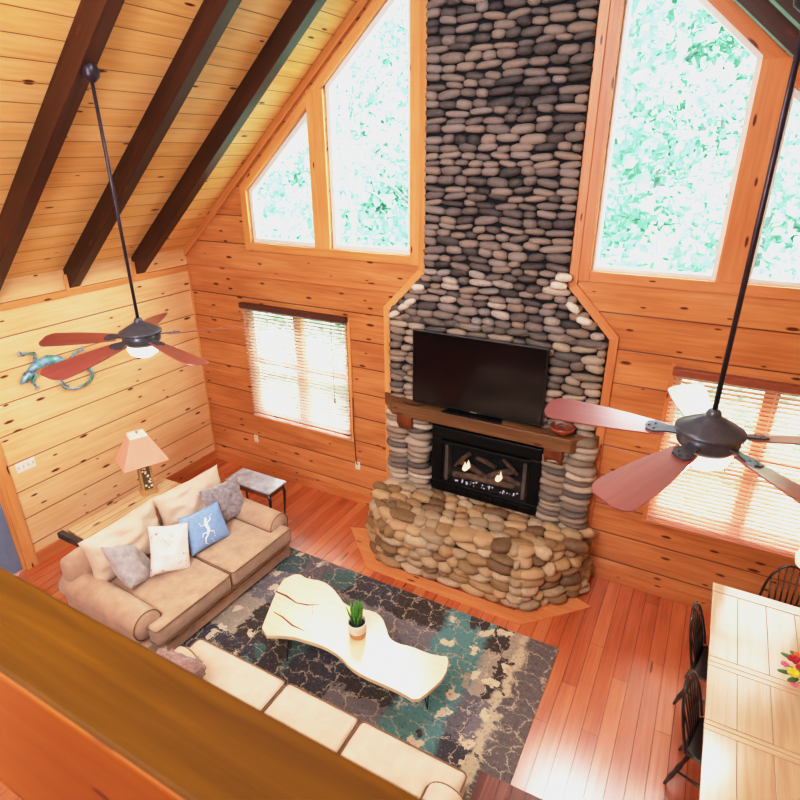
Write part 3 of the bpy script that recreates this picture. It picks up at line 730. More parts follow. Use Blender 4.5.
fan('ceiling_fan', (.135, 3.17, 3.13), beambot(.135)-.02, 30, 'large dark ceiling fan with mahogany blades in front of the right window')

# ------------------------------------------------------------------ seating
def arm(parent, x0, x1, y, r, mat, fr):
    """rolled arm running along X from x0 (back) to x1 (front)"""
    ob = obj('arm', bx(B(), x0, x1-.03, y-r*.75, y+r*.75, .06, .5), mat, parent, bevel=.02, seg=3)
    bm = B(); n = 8; P = []; rs = []
    for i in range(n+1):
        s = i/n; P.append((x0+(x1-x0)*s, y, .47)); rs.append(r*(.97+.05*math.sin(s*PI)))
    P = [(x0-.02, y, .47)]+P+[(x1+.03, y, .47)]; rs = [r*.75]+rs+[r*.8]
    tube(bm, P, rs, 22); ro = obj('arm_roll', bm, mat, ob, True)
    rp = [(x1+.012, y+r*.97*math.cos(a), .47+r*.97*math.sin(a)) for a in [R(-60+k*15) for k in range(21)]]
    obj('arm_piping', tube(B(), rp, .006, 6), M['piping'], ob, True)
    return ob
def tcushion(name, parent, pts, z0, z1, mat, seed):
    """seat cushion from plan polygon"""
    bm = prism(B(), pts, 2, z0, z1); bmesh.ops.recalc_face_normals(bm, faces=bm.faces)
    o = obj(name, bm, mat, parent, smooth=True, bevel=.045, seg=5)
    for zz in (z1-.018, z0+.018):
        P = [Vector((x, y, zz)) for x, y in pts]; c = sum(P, Vector())/len(P)
        out = []
        for i, p in enumerate(P):
            a, b = P[i-1], P[(i+1) % len(P)]
            d1 = (a-p).normalized(); d2 = (b-p).normalized()
            for k in range(5):
                s = k/4; out.append(p+(d1*.045*(1-s)**2+d2*.045*s**2))
        out.append(out[0]); obj('piping', tube(B(), out, .006, 6), M['piping'], o, True)
    return o
lv = thing('loveseat', 'tan rolled-arm loveseat along the left wall with scatter pillows', 'sofa', (-4.0, 3.33, 0), R(-2.5))
D1 = -1.2
obj('base', box(D1+.05, .07, -.98, .98, .05, .3), M['sofa'], lv, bevel=.02, seg=3)
obj('skirt', box(D1+.1, .09, -.96, .96, .045, .17), M['sofa'], lv, bevel=.01)
bm = softbox(.24, 2.0, .72, .1, .0, 8); obj('back_frame', bm, M['sofa'], lv, True, loc=(D1+.12, 0, .47))
arm(lv, D1+.02, .0, -.9, .15, M['sofa'], 0); arm(lv, D1+.02, .0, .9, .15, M['sofa'], 0)
tcushion('seat_cushion', lv, [(D1+.25, -.74), (D1+.25, -.01), (.17, -.01), (.17, -.93), (.02, -.93), (.02, -.74)][::-1], .29, .49, M['sofa'], 1)
tcushion('seat_cushion', lv, [(D1+.25, .74), (D1+.25, .01), (.17, .01), (.17, .93), (.02, .93), (.02, .74)], .29, .49, M['sofa'], 2)
for k, (y, rz_, tw) in enumerate(((-.42, 4, 0), (.45, -3, 0))):
    bm = pillow(.9, .56, .28, 30, seed=k*5+1, wr=.05)
    obj('back_cushion', bm, M['sofa_light'], lv, True, loc=(D1+.36, y, .47), rot=(R(-12), 0, R(90+rz_)))
for (x, y) in ((-.1, -.85), (-.1, .85), (D1+.12, -.85), (D1+.12, .85)): obj('foot', lathe(B(), [(.03, 0), (.04, .03), (.04, .06)], 12, (x, y)), M['sofa_dark'], lv)
def scatter(name, label, w, h, th, loc, rz, tilt, roll, mat, seed=1, wr=.02, group=None, fur=0):
    t = thing(name, label, 'pillow', loc); t.rotation_mode = 'XYZ'; t.rotation_euler = (0, 0, R(rz))
    bm = pillow(w, h, th, 26 if fur else 18, seed, wr)
    if fur:
        bm.normal_update()
        for v in bm.verts:
            v.co += v.normal*fur*(noise.noise(v.co*22)+.6*noise.noise(v.co*45))
    cover = obj('pillow_cover', bm, mat, t, True, rot=(R(tilt), R(roll), 0)); return t, cover
# face direction: local -Y faces the room (+X) => rz = 90
scatter('throw_pillow', 'plain grey plush pillow slumped by the near arm of the loveseat', .54, .52, .19, (-4.5, 2.8, .48), 112, -44, 30, M['grey_plush2'], 3, .03, fur=.006)
scatter('throw_pillow', 'white pillow with thin red print standing in the middle of the loveseat', .42, .52, .19, (-4.38, 3.02, .485), 62, -34, 14, M['white_pillow'], 4, .045)
scatter('throw_pillow', 'fuzzy grey tufted pillow leaning by the far arm of the loveseat', .54, .48, .19, (-4.5, 4.02, .485), 84, -24, 4, M['grey_fur'], 6, .03, fur=.014)
t, cv = scatter('throw_pillow', 'sky blue pillow with a white gecko motif on the loveseat', .54, .44, .17, (-4.34, 3.56, .485), 84, -30, 6, M['blue_cloth'], 5, .01)
# gecko motif as a thin raised print following pillow front
def onp(x, z): 
    w, h, th = .54, .44, .17; u = x/(w/2); v = (z-h/2)/(h/2)
    return Vector((x, -(th/2*((1-u**4)*(1-v**4))**.55*(1-.15*(u*u+v*v)))-.004, z))
bm = B()
def pr(pts, rs): tube(bm, [onp(*p) for p in pts], rs, 6)
pr([(-.02, .31), (-.03, .26), (-.02, .2), (-.05, .15)], [.012, .02, .018, .01]); pr([(-.05, .15), (-.09, .12), (-.1, .07), (-.07, .05)], [.01, .008, .005, .003]); pr([(-.015, .3), (-.01, .335)], [.018, .008])
for L in ([(-.02, .27), (.04, .29), (.05, .33)], [(-.03, .26), (-.09, .26), (-.1, .3)], [(-.03, .18), (.03, .16), (.03, .12)], [(-.04, .17), (-.1, .18), (-.12, .14)]): pr(L, [.008, .007, .004])
for p in ((.07, .33), (.02, .1), (-.02, .08), (0, .05)): pr([p, (p[0]+.006, p[1]+.006)], [.006, .006])
obj('gecko_print', bm, M['white_print'], cv, True)

# three seat couch in front of the loft, back towards the camera (faces +Y)
so = thing('couch', 'long light tan three-cushion couch in the foreground with its back to the loft rail', 'sofa', (-2.15, 2.42, 0))
# local frame: X width, front is +Y
cw = 1.36
obj('base', box(-cw+.04, cw-.04, -1.0, 0, .05, .3), M['sofa'], so, bevel=.02, seg=3)
obj('back_frame', softbox(2*cw-.1, .24, .72, .1, 0, 8), M['sofa'], so, True, loc=(0, -.96, .47))
tcushion('seat_cushion', so, [(-cw+.27, -.8), (-.34, -.8), (-.34, .13), (-cw+.03, .13), (-cw+.03, -.06), (-cw+.27, -.06)], .29, .49, M['sofa_light'], 1)
tcushion('seat_cushion', so, [(-.32, -.8), (.38, -.8), (.38, .13), (-.32, .13)], .29, .49, M['sofa_light'], 2)
tcushion('seat_cushion', so, [(.4, -.8), (cw-.3, -.8), (cw-.3, -.06), (cw-.08, -.06), (cw-.08, .13), (.4, .13)], .29, .49, M['sofa_light'], 3)
for y in (-cw+.13, cw-.14):
    ar = obj('arm', box(y-.11, y+.11, -1.0, -.12, .06, .5), M['sofa'], so, bevel=.02, seg=3)
    obj('arm_roll', tube(B(), [(y, -1.02, .47), (y, -.98, .47), (y, -.5, .47), (y, -.1, .47), (y, -.07, .47)], [.11, .145, .15, .145, .12], 22), M['sofa_light'], ar, True)
    obj('arm_piping', tube(B(), [(y+.142*math.cos(R(-60+k*15)), -.095, .47+.142*math.sin(R(-60+k*15))) for k in range(21)], .006, 6), M['piping'], ar, True)
for x in (-.9, 0, .86): obj('back_cushion', pillow(.82, .5, .26, 14, seed=x, wr=.04), M['sofa_light'], so, True, loc=(x*.98, -.68, .48), rot=(R(12), 0, R(180)))
for (x, y) in ((-cw+.15, -.1), (cw-.15, -.1), (-cw+.15, -.95), (cw-.15, -.95)): obj('foot', lathe(B(), [(.03, 0), (.04, .03), (.04, .06)], 12, (x, y)), M['sofa_dark'], so)
# shaggy mauve throw on left arm of couch
bm = softbox(.46, .34, .14, .06, .03, 14, wr=.02); bm.normal_update()
for v in bm.verts: v.co += v.normal*.035*noise.noise(v.co*30)+v.normal*.025*noise.noise(v.co*60)
tag(obj('shag_pillow', bm, M['mauve_fur'], None, True, loc=(-3.24, 2.05, .63), rot=(R(18), R(-4), R(4))), 'shaggy mauve pillow on the left end of the foreground couch behind the rail', 'pillow')

# ------------------------------------------------------------------ console, lamp, end tables
t = thing('console_table', 'pale wooden slab console table between the loveseat and the left wall', 'table', (-5.46, 3.42, 0))
obj('table_top', prism(B(), [(-.24, -.62), (.24, -.66), (.25, .64), (-.22, .62)], 2, .7, .74), M['console'], t, grain=(0, 1, 0), bevel=.006)
obj('end_cap', box(-.26, .25, -.72, -.655, .675, .745), M['black_wood'], t, bevel=.006)
for (x, y) in ((-.2, -.55), (.2, -.55), (-.2, .55), (.2, .55)): obj('leg', box(x-.02, x+.02, y-.02, y+.02, 0, .7), M['black_wood'], t)
t = thing('table_lamp', 'table lamp with pink pyramid shade on the console behind the loveseat', 'lamp', (-5.53, 3.74, .74), R(-24))
obj('foot', box(-.085, .085, -.095, .095, 0, .03), M['lamp_frame'], t, bevel=.004)
cb_ = obj('carved_body', box(-.05, .05, -.058, .058, .05, .38), M['lamp_stone'], t, bevel=.004)
bm = B()
for sy in (-1, 1): bx(bm, .05, .066, sy*.06-.012, sy*.06+.012, .03, .4)
for sy in (-1, 1): bx(bm, -.066, -.05, sy*.06-.012, sy*.06+.012, .03, .4)
bx(bm, -.065, .065, -.075, .075, .37, .405); bx(bm, -.07, .07, -.085, .085, .03, .055)
obj('body_frame', bm, M['lamp_frame'], cb_, bevel=.003)
bm = B()
for k in range(16):
    r = bmesh.ops.create_icosphere(bm, subdivisions=1, radius=random.uniform(.01, .017)); p = Vector((.058, random.uniform(-.04, .04), random.uniform(.08, .35)))
    for v in r['verts']: v.co += p
obj('carving', bm, M['shade_trim'], cb_, True)
obj('neck', tube(B(), [(0, 0, .4), (0, 0, .76)], .008, 8), M['black_metal'], t)
def frustum(bm, w0, d0, z0, w1, d1, z1):
    a = [bm.verts.new((x*w0, y*d0, z0)) for x, y in ((-1, -1), (1, -1), (1, 1), (-1, 1))]; b = [bm.verts.new((x*w1, y*d1, z1)) for x, y in ((-1, -1), (1, -1), (1, 1), (-1, 1))]
    for i in range(4): bm.faces.new((a[i], a[(i+1) % 4], b[(i+1) % 4], b[i]))
    return bm
bm = frustum(B(), .2, .255, .44, .07, .085, .79); sh = obj('lamp_shade', bm, M['lampshade'], t)
sm2 = sh.modifiers.new('solid', 'SOLIDIFY'); sm2.thickness = .006
bm = frustum(B(), .082, .1, .76, .072, .088, .795); o_ = obj('shade_rim', bm, M['shade_trim'], sh); o_.modifiers.new('s', 'SOLIDIFY').thickness = .006
obj('diffuser', box(-.07, .07, -.085, .085, .782, .786), M['shade_trim'], sh)
obj('finial', lathe(B(), [(.008, .78), (.014, .8), (.006, .82), (0, .825)], 10), M['lamp_frame'], t, True)

t = thing('end_table', 'small end table with a pale grey glazed top beyond the far arm of the loveseat', 'table', (-4.73, 4.72, 0))
obj('table_top', box(-.37, .37, -.17, .17, .575, .6), M['marble'], t, bevel=.004)
obj('apron', box(-.34, .34, -.15, .15, .5, .575), M['endwood'], t, grain=(1, 0, 0))
for (sx, sy) in ((-1, -1), (1, -1), (1, 1), (-1, 1)):
    P = [(sx*.32, sy*.13, .57), (sx*.345, sy*.14, .45), (sx*.33, sy*.135, .25), (sx*.32, sy*.13, .1), (sx*.34, sy*.14, 0)]
    obj('leg', tube(B(), P, [.022, .02, .015, .013, .018], 8), M['black_wood'], t, True)
t = thing('end_table', 'dark walnut end table at the right arm of the foreground couch', 'table', (-.54, 2.35, 0), R(2))
obj('table_top', box(-.23, .23, -.25, .19, .56, .6), M['walnut'], t, grain=(0, 1, 0), bevel=.005)
obj('apron', box(-.2, .2, -.21, .16, .48, .56), M['endwood'], t, grain=(1, 0, 0))
for (x, y) in ((-.19, -.2), (.19, -.2), (.19, .15), (-.19, .15)): obj('leg', box(x-.02, x+.02, y-.02, y+.02, 0, .56), M['endwood'], t, grain=(0, 0, 1))
t = thing('coaster', 'small pale blue coaster on the dark walnut end table', 'coaster', (-.56, 2.36, .6)); obj('disc', lathe(B(), [(.045, 0), (.047, .006), (.0, .008)], 20), plain('pale_blue_glass', (190, 214, 232), .15), t)

# ------------------------------------------------------------------ coffee table, plant, rug
tag(obj('area_rug', box(-1.72, 1.72, -1.37, 1.37, 0, .012), M['rug'], None, loc=(-2.375, 3.045, 0)), 'large charcoal patchwork area rug with teal patches and cream lattice lines under the coffee table', 'rug')
CT = (-2.3, 3.25)
t = thing('coffee_table', 'live edge pale slab coffee table on black hairpin legs', 'table', (CT[0], CT[1], 0))
edge = [(-3.045, 2.84), (-3.2, 3.18), (-3.33, 3.5), (-3.31, 3.6), (-3.24, 3.69), (-3.12, 3.66), (-2.98, 3.71), (-2.84, 3.69), (-2.7, 3.62), (-2.57, 3.54), (-2.42, 3.55), (-2.28, 3.6), (-2.16, 3.57), (-2.05, 3.46), (-1.98, 3.38), (-1.88, 3.36), (-1.76, 3.39), (-1.6, 3.39), (-1.5, 3.41), (-1.41, 3.45), (-1.36, 3.25), (-1.41, 3.05), (-1.47, 2.91), (-1.6, 2.93), (-1.8, 2.925), (-1.98, 2.92), (-2.12, 2.94), (-2.26, 3.0), (-2.45, 3.02), (-2.6, 3.0), (-2.8, 2.97)]
def smooth_loop(P, it=1):
    for _ in range(it):
        Q = []
        for i in range(len(P)):
            a, b = P[i], P[(i+1) % len(P)]; Q += [(a[0]*.75+b[0]*.25, a[1]*.75+b[1]*.25), (a[0]*.25+b[0]*.75, a[1]*.25+b[1]*.75)]
        P = Q
    return P
E_ = smooth_loop([(x-CT[0], y-CT[1]) for x, y in edge])
obj('slab_top', prism(B(), E_, 2, .405, .45), M['slab'], t, grain=(1, .02, 0), bevel=.006)
def crack(pts, ws):
    L = []; Rr = []
    for i, p in enumerate(pts):
        L.append((p[0]-CT[0], p[1]-CT[1]+ws[i])); Rr.append((p[0]-CT[0], p[1]-CT[1]-ws[i]))
    return prism(B(), L+Rr[::-1], 2, .446, .4515)
obj('crack', crack([(-3.28, 3.36), (-3.15, 3.36), (-3.0, 3.33), (-2.88, 3.36), (-2.78, 3.42)], [.008, .012, .006, .01, .002]), M['endwood'], t, grain=(1, 0, 0))
obj('crack', crack([(-2.84, 3.38), (-2.8, 3.32), (-2.76, 3.28)], [.003, .004, .002]), M['endwood'], t, grain=(1, 0, 0))
obj('crack', crack([(-3.12, 3.13), (-3.0, 3.12), (-2.85, 3.08), (-2.7, 3.08)], [.003, .008, .009, .003]), M['endwood'], t, grain=(1, 0, 0))
for (x, y) in ((-2.9, 3.03), (-1.52, 3.2), (-3.1, 3.5), (-1.6, 3.32)):
    P0 = Vector((x-CT[0], y-CT[1], 0)); sx = 1 if x > CT[0] else -1; sy = 1 if y > CT[1] else -1
    a = P0+Vector((-sx*.05, 0, .405)); b = P0+Vector((0, -sy*.08, .405)); f_ = P0+Vector((sx*.02, sy*.0, .012))
    obj('leg', tube(tube(B(), [a, f_], .005, 6), [b, f_], .005, 6), M['black_metal'], t)
pl = thing('potted_succulent', 'spiky green succulent in a white and tan pot on the coffee table', 'plant', (-2.25, 3.27, .45))
pl.scale = (1.25, 1.25, 1.4)
obj('pot', lathe(B(), [(.06, .045), (.066, .05), (.07, .11), (.07, .118), (.062, .118), (.06, .1), (0, .1)], 28), M['pot_white'], pl, True)
obj('pot_base', lathe(B(), [(.05, 0), (.058, .01), (.066, .05), (.0, .05)], 28), M['pot_tan'], pl, True)
obj('soil', lathe(B(), [(.0, .09), (.061, .1), (.0, .106)], 20), M['soil'], pl)
for k in range(26):
    a = k*2.4; l = random.uniform(.1, .2); sp = random.uniform(.1, .75)*(.4+.6*(k/26)); r0 = .008+.02*(k/26)
    dx, dy = math.cos(a), math.sin(a)
    P = [(dx*r0, dy*r0, .1), (dx*(r0+sp*l*.35), dy*(r0+sp*l*.35), .1+l*.5), (dx*(r0+sp*l*.6), dy*(r0+sp*l*.6), .1+l*.98)]
    obj('leaf', tube(B(), P, [.009, .008, .001], 5), M['leaf'], pl, True)

# ------------------------------------------------------------------ dining set
tb = thing('dining_table', 'pale plank-top wooden farmhouse dining table with breadboard joints', 'table', (1.07, 3.8, 0))
TX0, TX1 = -.54, .54
secs = [(.39, 1.22), (-.25, .28), (-1.5, -.34)]; bands = [(1.23, 1.35), (.335, .385), (.285, .33), (-.29, -.255), (-.335, -.295), (-1.62, -1.505)]
xs = [TX0, -.335, -.115, .1, .31, TX1]
for (a, b) in secs:
    for i in range(5): obj('table_board', box(xs[i]+.0012, xs[i+1]-.0012, a, b, .725, .76), M['tabletop'], tb, grain=(0, 1, 0), bevel=.002)
for (a, b) in bands: obj('breadboard_strip', box(TX0, TX1, a, b, .725, .7595), M['tabletop'], tb, grain=(1, 0, 0), bevel=.002)
obj('apron', bx(bx(bx(bx(B(), -.45, -.42, -1.5, 1.25, .62, .725), .42, .45, -1.5, 1.25, .62, .725), -.42, .42, 1.22, 1.25, .62, .725), -.42, .42, -1.5, -1.47, .62, .725), M['black_wood'], tb)
for (x, y) in ((-.42, 1.22), (.42, 1.22), (-.42, -1.47), (.42, -1.47)):
    obj('leg', lathe(B(), [(.035, 0), (.03, .05), (.045, .2), (.032, .35), (.05, .5), (.045, .55), (.05, .72)], 16, (x, y)), M['black_wood'], tb, True)
def windsor(loc, rz, label, first=None, seat=True):
    if first:
        c = copy_tree(first); c.location = loc; c.rotation_euler = (0, 0, rz); c['label'] = label; return c
    t = thing('windsor_chair', label, 'chair', loc, rz, 'black hoop-back dining chairs around the table')
    # local: faces +X, back at -X
    S = smooth_loop([(-.2, -.16), (-.2, .16), (-.12, .21), (.1, .22), (.2, .19), (.23, .0), (.2, -.19), (.1, -.22), (-.12, -.21)], 2)
    obj('seat', prism(B(), S, 2, .425, .46), M['black_wood'], t, bevel=.01)
    feet = [(.22, .21), (.22, -.21), (-.25, .18), (-.25, -.18)]; tops = [(.13, .13), (.13, -.13), (-.13, .12), (-.13, -.12)]
    for (f_, p) in zip(feet, tops):
        A = Vector((p[0], p[1], .43)); Bv = Vector((f_[0], f_[1], 0)); P = [A.lerp(Bv, s) for s in (0, .2, .35, .5, .62, .75, 1)]
        obj('leg', tube(B(), P, [.012, .019, .014, .021, .016, .02, .011], 8), M['black_wood'], t, True)
    mid = lambda a, b, s: Vector((a[0], a[1], .43)).lerp(Vector((b[0], b[1], 0)), s)
    l1, l2 = mid(tops[0], feet[0], .6), mid(tops[2], feet[2], .6); r1, r2 = mid(tops[1], feet[1], .6), mid(tops[3], feet[3], .6)
    for a, b in ((l1, l2), (r1, r2), (l1.lerp(l2, .5), r1.lerp(r2, .5))): obj('stretcher', tube(B(), [a, a.lerp(b, .5), b], [.008, .013, .008], 8), M['black_wood'], t, True)
    def hp(a):  # hoop point, a from 0..pi
        y = .205*math.cos(a); s = math.sin(a)**.8; return Vector((-.17-.13*s, y*(1+.05*s), .45+.52*s))
    obj('hoop', tube(B(), [hp(PI*k/24) for k in range(25)], .012, 8), M['black_wood'], t, True)
    for k in range(7):
        y = -.135+.045*k; a = math.acos(max(-1, min(1, y*1.1/.205))); e = hp(a); obj('spindle', tube(B(), [(-.165, y*.85, .45), Vector((-.165, y*.85, .45)).lerp(e, .35), e], [.006, .009, .006], 6), M['black_wood'], t, True)
    return t
ch = windsor((.67, 4.42, 0), R(-11), 'black hoop-back chair on the left side of the dining table, nearer the window wall')
windsor((.675, 3.62, 0), R(-13), 'black hoop-back chair on the left side of the dining table, nearer the loft', ch)
windsor((1.15, 5.14, 0), R(-90), 'black hoop-back chair at the head of the dining table under the right blind', ch)
vs = thing('flower_vase', 'pale ceramic vase holding flowers on the dining table', 'vase', (1.2, 4.03, .76))
obj('vase_body', lathe(B(), [(.045, 0), (.06, .02), (.07, .08), (.05, .15), (.04, .18), (.045, .19), (.038, .185), (.036, .1), (0, .02)], 24), M['glass_vase'], vs, True)
bq = thing('flower_bouquet', 'mixed bouquet of yellow, pink and orange flowers on the dining table', 'flowers', (1.17, 4.05, .9))
bq.scale = (1.2, 1.2, 1.1)
cols = ['yellow', 'pink', 'orange', 'yellow', 'red', 'pink', 'yellow', 'orange', 'pink', 'red', 'yellow', 'pink']
for k in range(22):
    a = k*2.399; r = .02+.15*math.sqrt(k/22); p = Vector((r*math.cos(a), r*math.sin(a), .22-r*.75+random.uniform(-.02, .02)))
    st = obj('flower_stem', tube(B(), [(0, 0, -.05), p*.5+Vector((0, 0, .05)), p], .003, 5), M['stem'], bq)
    bm = B(); big = .03 if k % 3 == 0 else .02
    for q in range(9):
        m = Matrix.Translation(p) @ Matrix.Rotation(q*.7, 4, 'Z') @ Matrix.Rotation(R(55+20*(q % 2)), 4, 'Y'); r_ = bmesh.ops.create_icosphere(bm, subdivisions=1, radius=1.)
        for v in r_['verts']: v.co = m @ Vector((v.co.x*big*.35, v.co.y*big*.5, v.co.z*big*.6+big*.7))
    obj('blossom', bm, M[cols[k % 12]], st, True)
for k in range(12):
    a = k*.55; p = Vector((.15*math.cos(a), .15*math.sin(a), .08+.03*(k % 3))); bm = B(); r_ = bmesh.ops.create_icosphere(bm, subdivisions=2, radius=1.)
    for v in r_['verts']: v.co = Matrix.Rotation(a, 3, 'Z') @ Vector((v.co.x*.04, v.co.y*.018, v.co.z*.006))+p
    obj('leaf', bm, M['stem'], bq, True)
pn = thing('pendant_light', 'pale yellow glass pendant light hanging over the dining table at the right edge', 'lamp', (.95, 4.1, 1.93))
obj('glass_shade', lathe(B(), [(.0, -.09), (.05, -.085), (.09, -.05), (.1, .0), (.085, .05), (.04, .09), (.02, .1)], 24), M['pendant'], pn, True)
obj('cap', lathe(B(), [(.03, .09), (.03, .13), (.01, .15)], 14), M['black_metal'], pn)
obj('cord', tube(B(), [(0, 0, .14), (0, 0, roof(.95)-1.94)], .005, 6), M['black_metal'], pn)

# ------------------------------------------------------------------ loft rail
rl = thing('loft_railing', 'blurred thick wooden loft railing cap across the foreground', 'railing', (0, .256, 3.42))
obj('rail_cap', box(-3.4, 2.4, 0, .137, .345, .38), M['rail_top'], rl, grain=(1, 0, 0), bevel=.008, seg=3)
obj('rail_board', box(-3.4, 2.4, -.003, .04, .0, .377), M['rail_side'], rl, grain=(1, 0, 0), bevel=.006)
for k, x in enumerate((-3.3, -1.95, 1.0, 2.3)): obj('log_baluster', tube(B(), [(x, .05, -.75), (x+.01, .05, -.3), (x, .05, .02)], [.04, .045, .04], 12), M['console'], rl, True)
bm = B(); bx(bm, XL, XR, YF, -.05, 2.5, 2.66)
tag(obj('loft_floor', bm, M['floor'], grain=(1, 0, 0)), kind='structure')

# ------------------------------------------------------------------ outside
bm = B(); N = 44
vs = {}
for i in range(N+1):
    for j in range(N+1):
        x = -40+80*i/N; y = 6.1+46*j/N; z = -1.0+max(0, y-12)*.42+1.6*noise.noise(Vector((x*.12, y*.12, 0)))*min(1, (y-6)/8)
        if y < 9: z = min(z, -.8)
        vs[i, j] = bm.verts.new((x, y, z))
for i in range(N):
    for j in range(N): bm.faces.new((vs[i, j], vs[i+1, j], vs[i+1, j+1], vs[i, j+1]))
tag(obj('hillside', bm, M['hill'], smooth=True), kind='structure')
def hz(x, y): return -1.0+max(0, y-12)*.42
def make_tree(seed, crown_r, h, name='forest_tree'):
    rs = random.Random(seed); t = thing(name, 'x', 'tree', (0, 0, 0), group='sunlit trees outside the gable windows')
    bm = B(); tube(bm, [(0, 0, -1.), (.1, 0, h*.3), (-.1, .1, h*.65), (0, 0, h*.95)], [.17, .14, .09, .03], 8)
    for k in range(7):
        a = k*2.1; z = h*(.35+.08*k); tube(bm, [(0, 0, z), (math.cos(a)*crown_r*.4, math.sin(a)*crown_r*.4, z+.6), (math.cos(a)*crown_r*.8, math.sin(a)*crown_r*.8, z+.9)], [.06, .035, .01], 5)
    obj('trunk', bm, M['bark'], t, True)
    bm = B()
    for c in range(46):
        a = rs.random()*2*PI; q = rs.random(); zc = h*(.22+.83*q); rr = crown_r*math.sqrt(rs.random())*math.sin(PI*min(1, .2+q*.8))**.6
        cc = Vector((rr*math.cos(a), rr*math.sin(a), zc)); cr = rs.uniform(.5, 1.0)
        for l in range(52):
            d = Vector((rs.gauss(0, 1), rs.gauss(0, 1), rs.gauss(0, .6)))*cr*.5; p = cc+d; s = rs.uniform(.07, .16)
            n = Vector((rs.gauss(0, 1), rs.gauss(0, 1), rs.gauss(0, 1)+.6)).normalized(); a1 = n.orthogonal().normalized()*s; b1 = n.cross(a1).normalized()*s*.7
            bm.faces.new([bm.verts.new(p+a1), bm.verts.new(p+b1), bm.verts.new(p-a1), bm.verts.new(p-b1)])
    obj('foliage', bm, M['tree_leaf'], t); return t
protos = [make_tree(1, 2.6, 8.5), make_tree(2, 2.0, 10.), make_tree(3, 3.0, 7.)]
spots = [(-13, 13), (-9.5, 14.5), (-6.3, 12.2), (-10.8, 18), (-3.2, 13.5), (-15.5, 17), (-7.5, 20), (-3.6, 19), (-18, 21), (-12.5, 24), (0.2, 12.4), (2.8, 14.5), (5.4, 12.8), (.9, 18), (4.6, 19), (8.2, 16.5), (11, 19.5), (-.5, 24), (6.8, 24.5), (-4.6, 22.5), (-6, 27), (-2, 20.5), (-1.4, 27), (1.9, 23), (2.6, 29), (-16, 29), (12, 27)]
names = ['broad', 'tall slender', 'low spreading']
def side(x, y):
    b = 'left' if x < -2.5 else 'right'
    return b
for i, (x, y) in enumerate(spots):
    p = protos[i % 3]; o = p if i < 3 else copy_tree(p)
    o.location = (x, y, hz(x, y)-.3); o.rotation_euler = (0, 0, i*1.3); s = .85+.3*((i*37) % 10)/10; o.scale = (s, s, s)
    depth = 'close' if y < 15 else ('mid-distance' if y < 22 else 'far')
    o['label'] = '%s pale green tree seen through the %s gable windows, %s, number of metres out about %d' % (names[i % 3], side(x, y), depth, int(y-5))
    o['label'] = '%s sunlit pale green %s tree outside the %s gable windows' % (depth, names[i % 3], side(x, y))
# shrubs filling gaps lower down
def shrub(seed):
    rs = random.Random(seed); t = thing('hillside_bush', 'bright sunlit bush on the slope outside the gable windows', 'bush', (0, 0, 0), group='sunlit bushes on the hillside')
    obj('branches', tube(B(), [(0, 0, -.3), (0, 0, .8)], [.06, .02], 6), M['bark'], t)
    bm = B()
    for l in range(900):
        d = Vector((rs.gauss(0, .6), rs.gauss(0, .6), abs(rs.gauss(0, .5)))); s = rs.uniform(.06, .13)
        n = Vector((rs.gauss(0, 1), rs.gauss(0, 1), rs.gauss(0, 1)+.6)).normalized(); a1 = n.orthogonal().normalized()*s; b1 = n.cross(a1).normalized()*s*.7
        bm.faces.new([bm.verts.new(d+a1), bm.verts.new(d+b1), bm.verts.new(d-a1), bm.verts.new(d-b1)])
    obj('foliage', bm, M['tree_leaf'], t); return t
sp_ = shrub(9)
k = 0
for j in range(5):
    for i in range(9):
        x = -17+i*3.4+(j % 2)*1.6+random.uniform(-.6, .6); y = 10+j*3.2+random.uniform(-.8, .8); o = sp_ if k == 0 else copy_tree(sp_); k += 1
        o.location = (x, y, hz(x, y)-.1); o.rotation_euler = (0, 0, k*.9); s = random.uniform(1., 1.9); o.scale = (s, s, s)

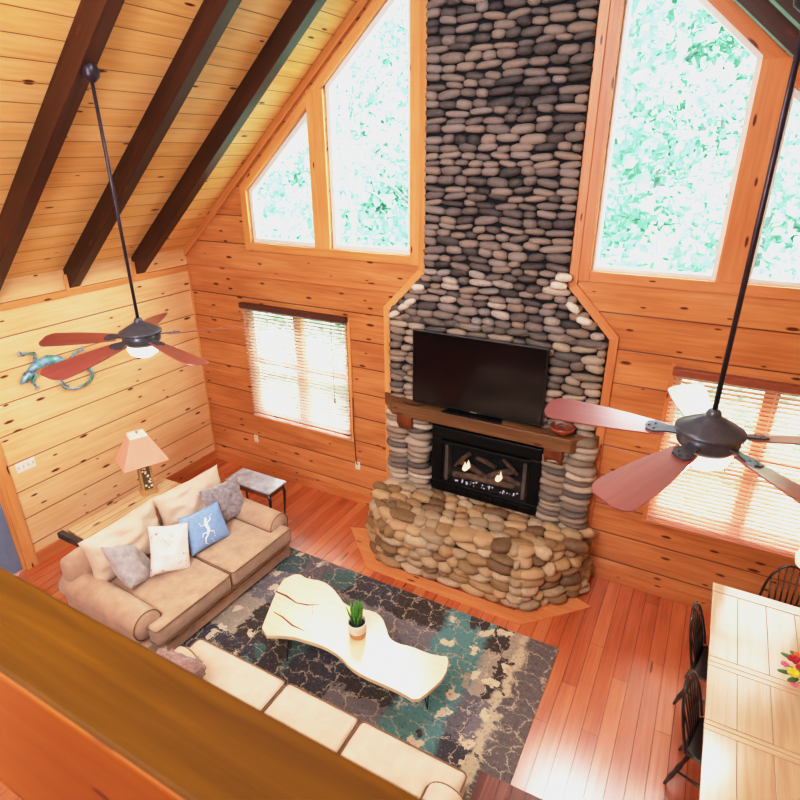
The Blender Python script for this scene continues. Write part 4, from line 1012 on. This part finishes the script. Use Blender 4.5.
# ------------------------------------------------------------------ light
w = bpy.data.worlds.new('world'); bpy.context.scene.world = w; w.use_nodes = True
nt = w.node_tree; bgd = nt.nodes['Background']; bgd.inputs[0].default_value = (.9, .96, 1., 1); bgd.inputs[1].default_value = 15.0
def sun(rot, st, col, ang=3):
    l = bpy.data.lights.new('sun', 'SUN'); l.energy = st; l.color = col; l.angle = R(ang); o = bpy.data.objects.new('sun', l); C.objects.link(o); o.rotation_euler = [R(a) for a in rot]
sun((42, 0, 12), 27, (1, .98, .92))
def area(name, loc, size, e, col, target):
    l = bpy.data.lights.new(name, 'AREA'); l.shape = 'DISK'; l.size = size; l.energy = e; l.color = col; o = bpy.data.objects.new(name, l); C.objects.link(o); o.location = loc
    d = Vector(target)-Vector(loc); o.rotation_euler = d.to_track_quat('-Z', 'Y').to_euler(); return o
area('loft_fill', (-2.2, -1.0, 6.0), 2.2, 240, (.88, .93, 1.), (-3.2, 4.4, 1.8))  # added fill behind the camera to brighten the room, no fixture there
area('ridge_fill', (-1.8, 2.6, 6.6), 1.2, 75, (.88, .93, 1), (-3.0, 3.6, 0))  # unseen fill added above the frame, not a fitted lamp
area('loft_up_fill', (-2.4, -.8, 3.6), 1.4, 165, (.93, .94, 1), (-5.2, 3.6, 4.6))  # added upward fill to lift the ceiling, no lamp stands here
def spot_pt(loc, e, col=(1, .85, .65), r=.06):
    l = bpy.data.lights.new('bulb', 'POINT'); l.energy = e; l.color = col; l.shadow_soft_size = r; o = bpy.data.objects.new('bulb', l); C.objects.link(o); o.location = loc
spot_pt((-4.17, 3.05, 2.86), 10); spot_pt((.135, 3.17, 2.88), 12)

# ------------------------------------------------------------------ camera
cam = bpy.data.cameras.new('camera'); co = bpy.data.objects.new('camera', cam); C.objects.link(co); bpy.context.scene.camera = co
cam.sensor_width = 36; cam.lens = 36*572.68/800; cam.clip_start = .05; cam.clip_end = 300
cam.dof.use_dof = True; cam.dof.focus_distance = 5.2; cam.dof.aperture_fstop = 5.0
RM = [[0.878247, 0.47816885, -0.00606232], [0.18531691, -0.35200122, -0.91747086], [-0.44083993, 0.80464258, -0.3977568]]
rt, dn, fw = [Vector(r) for r in RM]
co.matrix_world = Matrix.Translation((0, 0, 4.5)) @ Matrix((rt, -dn, -fw)).transposed().to_4x4()
sc = bpy.context.scene
sc.view_settings.view_transform = 'Standard'; sc.view_settings.look = 'None'; sc.view_settings.exposure = 0.0; sc.view_settings.gamma = 1.0
sc.view_settings.use_curve_mapping = True
cm = sc.view_settings.curve_mapping; cm.clip_max_x = 6; cm.clip_max_y = 1.0; cm.extend = 'HORIZONTAL'
cv = cm.curves[3]
cv.points[0].location = (0, 0); cv.points[1].location = (6, 1)
for p in ((.05, .04), (.25, .262), (.6, .655), (.9, .83), (1.4, .91), (2.6, .97), (4., .995)): cv.points.new(*p)
cm.update()
